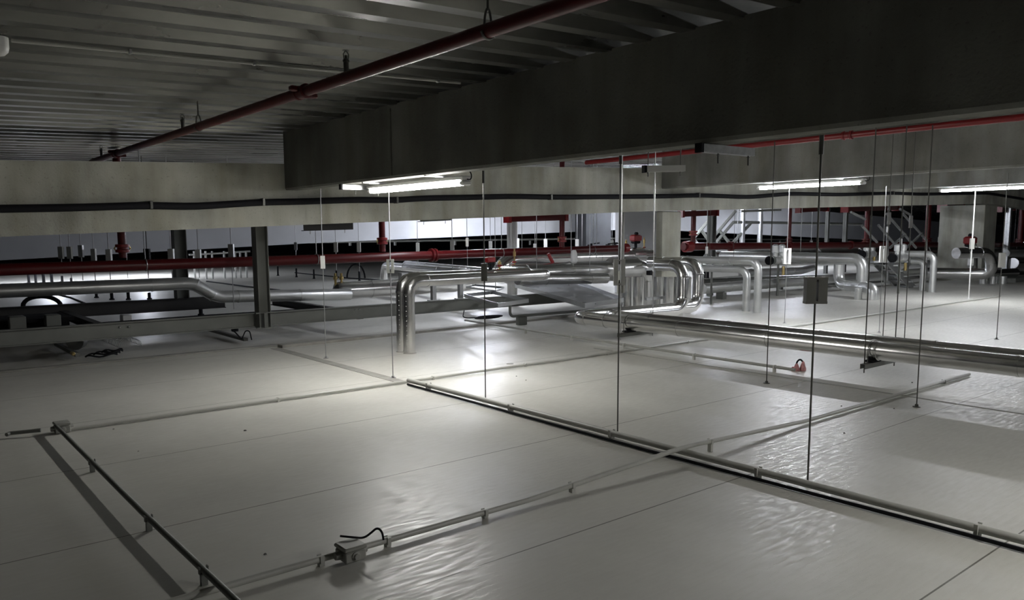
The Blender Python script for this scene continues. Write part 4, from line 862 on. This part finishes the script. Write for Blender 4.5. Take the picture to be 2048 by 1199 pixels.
# cable ladder and boxes in the steel bay
t = thing('cable_ladder', 'dark cable ladder lying behind the long grey steel beam', 'ladder', tuple(P(300, 625, y=10.6)))
a, e = P(190, 632, y=10.8), P(640, 598, y=10.8); a.z = e.z = .12
for dy in (0, .3): MB().obox(a+Vector((0, dy, 0)), e+Vector((0, dy, 0)), .012, .06).build('side_rail', M_rod, t, sm=False)
mb = MB()
for k in range(26):
    c = a.lerp(e, k/26); mb.obox(c, c+Vector((0, .3, 0)), .03, .015)
mb.build('rungs', M_rod, t, sm=False)
for dy in (.08, .15, .22): MB().tube([a+Vector((0, dy, .03)), a.lerp(e, .5)+Vector((0, dy+.02, .035)), e+Vector((0, dy, .03))], .018, 8).build('cable', M_black, t)
for (px, py, s_, lab, m) in ((34, 640, .16, 'dim square box behind the steel beam at far left', M_steel), (105, 636, .15, 'dim square box behind the steel beam, second from the left edge', M_steel), (252, 634, .11, 'light grey box behind the bolts of the steel beam', M_white)):
    c = P(px, py, y=10.5 if m is M_steel else 11.3); t = thing('junction_box', lab, 'box', tuple(c)); MB().box((c.x-s_/2, c.y-.06, c.z-s_*.6 if m is M_steel else -.03), (c.x+s_/2, c.y+.1, c.z+s_*.3), .01).build('body', m, t); MB().box((c.x-s_/2, c.y-.075, c.z-s_*.58), (c.x+s_/2, c.y-.06, c.z+s_*.28), .006).build('lid', m, t)
# coil, round duct end, mesh, strut near the floor edge
c = P(203, 711, z=0); t = thing('cable_coil', 'loosely coiled black cable on the floor below the steel beam at left', 'cable', tuple(c))
for k in range(3):
    rx, ry = .15-.025*k, .09-.015*k; MB().tube([(c.x+.06*k+rx*math.cos(q*math.pi/12), c.y+.03*k+ry*math.sin(q*math.pi/12), .012+.012*k+.01*math.sin(q)) for q in range(25)], .009, 8, cap=False).build('loop', M_black, t)
a, e = P(112, 690, z=0), P(155, 713, z=0); t = thing('strut_rail', 'dark strut rail lying on the floor beside the cable coil', 'rail', tuple(a))
MB().obox((a.x, a.y, .02), (e.x, e.y, .02), .04, .04).build('channel', M_steel, t, sm=False); MB().lathe([(.02, 0), (.02, .08), (.012, .09)], (e.x-.05, e.y, .045), (e-a), 12).build('connector', M_brass, t)
c = P(158, 700, z=0); tag(MB().lathe([(.02, 0), (.085, .002), (.09, .01), (.09, .16)], (c.x-.03, c.y+.02, .09), (.4, .9, 0), 20).build('round_duct_end', M_steel), 'dark round drum end on the floor below the steel beam at left', 'duct')
a, e = P(222, 679, z=0), P(262, 695, z=0); t = thing('wire_mesh_roll', 'roll of thin wire mesh tray on the floor left of the tall grey post', 'mesh', tuple(a))
dv = (e-a).normalized(); sd = Vector((-dv.y, dv.x, 0)); L_ = (e-a).length; mb = MB()
for k in range(6):
    an = math.pi*(k/5); o = sd*math.cos(an)*.12+Vector((0, 0, .012+.10*math.sin(an))); mb.tube([a+o, e+o], .003, 5)
mb.build('long_wires', M_galv, t); mb = MB()
for k in range(14):
    c = a.lerp(e, k/13); mb.tube([c+sd*math.cos(math.pi*q/6)*.12+Vector((0, 0, .012+.10*math.sin(math.pi*q/6))) for q in range(7)], .003, 5)
mb.build('cross_wires', M_galv, t)
a, e = P(420, 662, z=0), P(492, 682, z=0); t = thing('strut_rail', 'dark strut rail on the floor right of the mesh with cable ends on top', 'rail', tuple(e))
MB().obox((a.x, a.y, .02), (e.x, e.y, .02), .05, .035).build('channel', M_rod, t, sm=False)
MB().tube([(e.x-.05, e.y, .03), (e.x-.12, e.y+.02, .12), (e.x-.16, e.y+.03, .15)], .008, 8).tube([(e.x-.05, e.y, .03), (e.x, e.y, .13), (e.x+.05, e.y, .12), (e.x+.07, e.y, .01)], .007, 8, .03).build('cable_ends', M_black, t)
c = P(470, 662, z=0); tag(MB().lathe([(.045, 0), (.045, .1), (.03, .11)], c, (0, 0, 1), 14).build('pipe_sleeve', M_black), 'thick black sleeve on the floor behind the strut rail with cable ends', 'sleeve')
# cables at the small tray
t = thing('cable_coil', 'thin black cable coil on the floor in front of the small tray', 'cable', tuple(P(975, 637, z=0)))
c = P(975, 637, z=0)
for k in range(2): MB().tube([(c.x+.05*k+.22*math.cos(q*math.pi/10), c.y+.1*math.sin(q*math.pi/10), .02+.01*k) for q in range(21)], .01, 8, cap=False).build('loop', M_black, t)
a = P(930, 612, z=.15); b = P(925, 636, z=.01); MB().tube([P(938, 598, z=.28), a, b, (c.x-.1, c.y, .03)], .008, 8, .1).build('feed', M_black, t)
# dark machinery block far left and hose pairs
t = thing('ladder_frame', 'black equipment frame in the dark behind the steel beam at far left', 'frame', (.8, 11.0, -.03))
MB().box((-1.2, 10.9, -.03), (1.9, 11.35, .30), .02).build('body', M_black, t)
MB().box((-1.2, 10.6, .26), (1.9, 10.9, .30)).build('shelf', M_black, t, sm=False)
